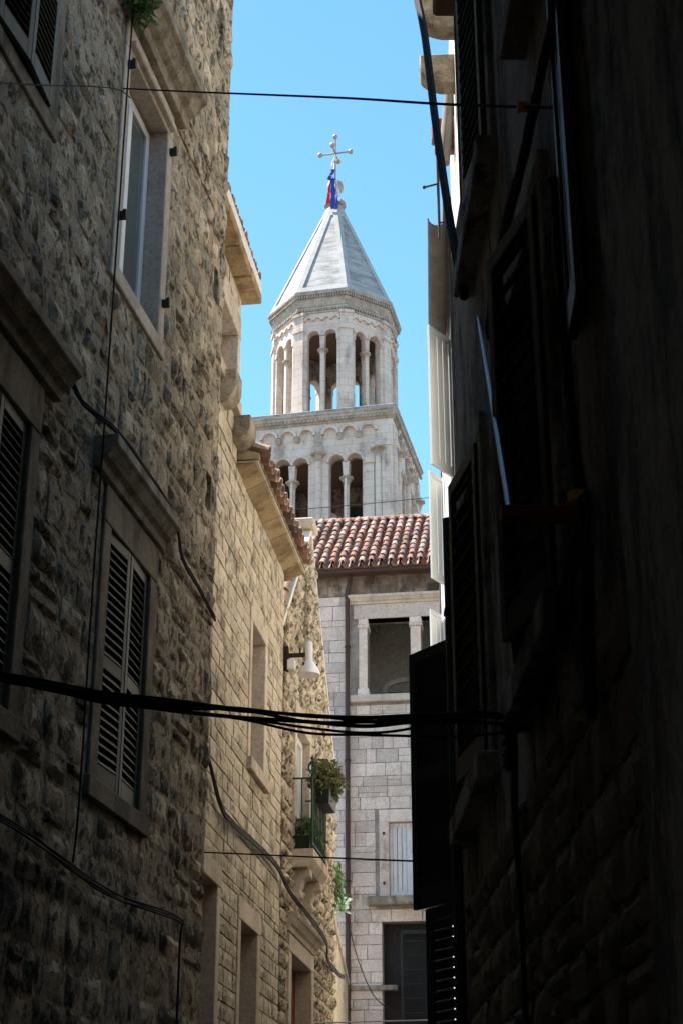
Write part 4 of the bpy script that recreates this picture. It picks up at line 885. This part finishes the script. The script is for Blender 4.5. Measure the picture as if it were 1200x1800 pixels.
cloth((-0.22,-0.26), 0.12, 0.26, 56.5, 54.7, 1.2, -0.36).build('flag_stripe', M['flag_red'], FL, smooth=True)['label'] = 'red stripe'
cloth((-0.05,0.12), 0.3, 0.42, 56.5, 54.3, 2.0, -0.40).build('flag_stripe', M['flag_blue'], FL, smooth=True)['label'] = 'blue stripe'
cloth((0.12,0.32), 0.18, 0.25, 56.4, 54.8, 2.6, -0.34).build('flag_stripe', M['flag_white'], FL, smooth=True)['label'] = 'white stripe'

# ------------------------------------------------------------------ cables and wires
def wall_cable(name, label, pts, r, fn, cat='cable', mat=None, n=6, strands=1, spread=0.03):
    P = smooth_path([fn(*p) for p in pts], 6)
    if strands == 1: return tag(MB().tube(P, r, n).build(name, mat or M['black'], smooth='auto'), label, cat)
    t = thing(name, label, cat, tuple(P[0]))
    for k in range(strands):
        ph = k*2*math.pi/strands
        q = [p - P[0] + Vector((0, math.sin(ph+i*0.35)*spread*0.5, math.cos(ph+i*0.3)*spread)) + Vector((random.uniform(-1,1), random.uniform(-1,1), random.uniform(-1,1)))*0.004 for i, p in enumerate(P)]
        MB().tube(q, r*random.uniform(0.8,1.2), n).build('strand', mat or M['black'], t, smooth='auto')
    return t
wall_cable('wall_cable', 'thin black cable running straight down the rubble wall beside the white-framed window', [(-3.1,-0.075,13.5),(-3.12,-0.075,10.9),(-3.22,-0.08,10.3),(-3.24,-0.08,8.5),(-3.25,-0.08,6.8),(-3.27,-0.08,5.5),(-3.26,-0.08,4.1),(-3.3,-0.08,3.66)], 0.007, wL1)
wall_cable('cable_bundle', 'bundle of black cables sagging along the rubble wall above the closed shutters', [(-4.12,-0.06,6.92),(-4.02,-0.07,6.78),(-3.7,-0.08,6.68),(-3.25,-0.16,6.69),(-2.4,-0.17,6.70),(-1.7,-0.15,6.67),(-1.2,-0.07,6.55),(-0.7,-0.06,6.50),(-0.08,-0.055,6.42)], 0.008, wL1, strands=5, spread=0.018)
wall_cable('cable_bundle', 'low bundle of black cables along the foot of the rubble wall', [(-6.5,-0.09,3.62),(-4.3,-0.09,3.66),(-2.6,-0.09,3.60),(-0.95,-0.09,3.70),(-0.9,-0.09,3.5),(-0.92,-0.09,2.0)], 0.008, wL1, strands=4, spread=0.018)
wall_cable('cable_bundle', 'twisted grey cable bundle drooping across the cream house and gabled house', [(-4.6,-0.07,5.75),(-3.8,-0.07,5.30),(-3.2,-0.07,5.22),(-2.0,-0.07,5.28),(-0.6,-0.07,5.32),(0.2,-0.11,5.15),(0.8,-0.22,5.0),(2.5,-0.20,4.95),(3.4,-0.10,4.85),(4.5,-0.10,4.80),(5.3,-0.07,4.88)], 0.011, wL2, mat=M['iron'], strands=6, spread=0.026)
def wire_px(name, label, pts, a, b, r, n=6, mat=None, cat='wire'):
    P = smooth_path([hit_plane(x, y, a, b) for x, y in pts], 8)
    return tag(MB().tube(P, r, n).build(name, mat or M['black'], smooth='auto'), label, cat)
# thick bundle across the alley
pa, pb = wL1(-6.6, -0.05, 0), wR1(3.29, -0.05, 0)
SB = thing('cable_bundle', 'thick bundle of black cables strung across the alley', 'cable', tuple(pa))
base = [(-215,1148),(-100,1170),(0,1190),(90,1208),(180,1226),(300,1241),(420,1254),(540,1265),(640,1270),(720,1270),(800,1264),(870,1264),(933,1275)]
for k in range(7):
    off = [(random.uniform(-5,5) + (k-3)*3.4) for _ in base]; off[0] *= 0.3; off[-1] *= 0.4
    if k == 6: off = [0,4,6,8,6,8,10,24,22,26,30,26,4]
    if k == 5: off = [0,2,3,4,8,5,6,16,20,10,-8,-10,2]
    q = smooth_path([hit_plane(x, y+o_, pa, pb) - Vector(pa) + Vector((0, random.uniform(-0.02,0.02), 0)) for (x, y), o_ in zip(base, off)], 6)
    MB().tube(q, random.choice((0.007, 0.009, 0.012)) if k < 5 else 0.006, 6).build('strand', M['black'], SB, smooth='auto')
kn = MB()
for k in range(5):
    c = Vector(wR1(3.25, -0.09, 3.55)) - Vector(pa); kn.tube([c + Vector((0.02*math.sin(t*2+k), 0.06*math.cos(t+k), 0.05*math.sin(t)-0.03*k)) for t in [i*0.7 for i in range(10)]], 0.009, 5)
kn.build('cable_coil', M['black'], SB)
wall_cable('cable_bundle', 'black cable bundle climbing the dark plaster wall from the strung cables', [(3.29,-0.07,3.58),(3.9,-0.06,3.56),(4.6,-0.06,3.6),(5.3,-0.06,3.75)], 0.014, wR1, strands=5, spread=0.035)
wall_cable('cable_bundle', 'black cables hanging straight down the dark plaster wall below the coil', [(3.3,-0.07,3.55),(3.22,-0.07,3.2),(3.2,-0.06,2.6),(3.15,-0.06,1.5)], 0.012, wR1, strands=4, spread=0.03)
wall_cable('wall_cable', 'thick black cable slanting up the corner of the dark plaster house', [(1.95,-0.07,6.55),(1.4,-0.08,7.4),(0.7,-0.09,8.7),(0.1,-0.10,10.0),(-0.9,-0.12,12.0),(-1.5,0.36,13.3)], 0.03, wR1)
wall_cable('cable_bundle', 'long black cable pair climbing the dark plaster wall past the green shutters', [(2.9,-0.06,5.75),(3.6,-0.07,5.82),(4.4,-0.06,5.8),(5.4,-0.06,5.78)], 0.016, wR1, strands=3, spread=0.03)
w1a, w1b = wL1(-3.24, -0.08, 0), wR1(5.0, -0.05, 0)
wire_px('overhead_wire', 'thin black wire crossing the sky between the two near houses', [(207,155),(330,161),(480,167),(620,173),(760,182),(880,187),(1000,190)], w1a, w1b, 0.006)
tg = hit_plane(917, 188, w1a, w1b)
tag(MB().box(-0.02,0.02,-0.02,0.02,-0.012,0.012).box(0.02,0.06,-0.008,0.008,-0.008,0.008).build('wire_tensioner', M['yellow'], None, loc=tuple(tg)), 'yellow plastic tensioner on the overhead wire', 'clip')
wire_px('overhead_wire', 'thin loose wire along the upper rubble wall meeting the green shutters', [(-60,144),(0,146),(90,150),(160,152),(207,157),(230,172)], wL1(-5.6,-0.12,0), wL1(-3.0,-0.10,0), 0.005)
wire_px('overhead_wire', 'thin dark wire crossing in front of the balcony to the black shutters', [(352,1498),(450,1502),(560,1507),(660,1511),(735,1514)], (-1.12, 13.4), (0.60, 10.3), 0.006)
wire_px('overhead_wire', 'fine wire above the tile roof in front of the tower', [(500,897),(620,888),(770,873)], (-1.0, 33.5), (2.2, 33.0), 0.008)
wire_px('overhead_wire', 'slack wire from the garden wall to the foot of the pale house', [(576,1532),(590,1560),(608,1610),(630,1690),(660,1755),(700,1782)], (-0.1, 25.0), (1.2, 33.4), 0.009)
wire_px('white_cord', 'white cord stretched low across the alley end', [(470,1790),(560,1797),(640,1796),(760,1793)], (-0.6, 22.0), (1.55, 20.5), 0.009, mat=M['upvc'], cat='cord')
# fern growing on the cornice
planter('wall_plant', 'green fern growing on the cornice over the white-framed window', tuple(wL1(-3.22, -0.14, 10.42)), 0, M['leaf'], (0.26, 0.12, 0.3), 700, 0.07, 21, 0.6, pot=False, rotz=RL1)

wall_cable('cable_bundle', 'thick black cables hanging on the dark wall bound with yellow tape', [(4.98,-0.05,5.2),(5.0,-0.05,4.5),(5.12,-0.06,4.0),(5.2,-0.06,3.6),(5.1,-0.06,3.1)], 0.018, wR1, strands=4, spread=0.03)
tp = wR1(5.16, -0.065, 3.82)
tag(MB().lathe([(0.036,-0.018),(0.04,0.0),(0.036,0.018)], n=12).build('yellow_tape', M['yellow'], None, smooth='auto', loc=tuple(tp)), 'yellow tape wrapped round the hanging black cables', 'tape')

GROUPS = {'balcony_plant': 'plants on the balcony', 'trailing_plant': 'plants on the garden wall', 'overhead_wire': 'thin wires strung across the alley', 'cable_bundle': 'black cable bundles along the alley', 'wall_cable': 'single cables fixed to the walls', 'stone_house': 'stone houses on the left of the alley'}
for o in C.objects:
    k = o.name.split('.')[0]
    if o.parent is None and k in GROUPS: o['group'] = GROUPS[k]
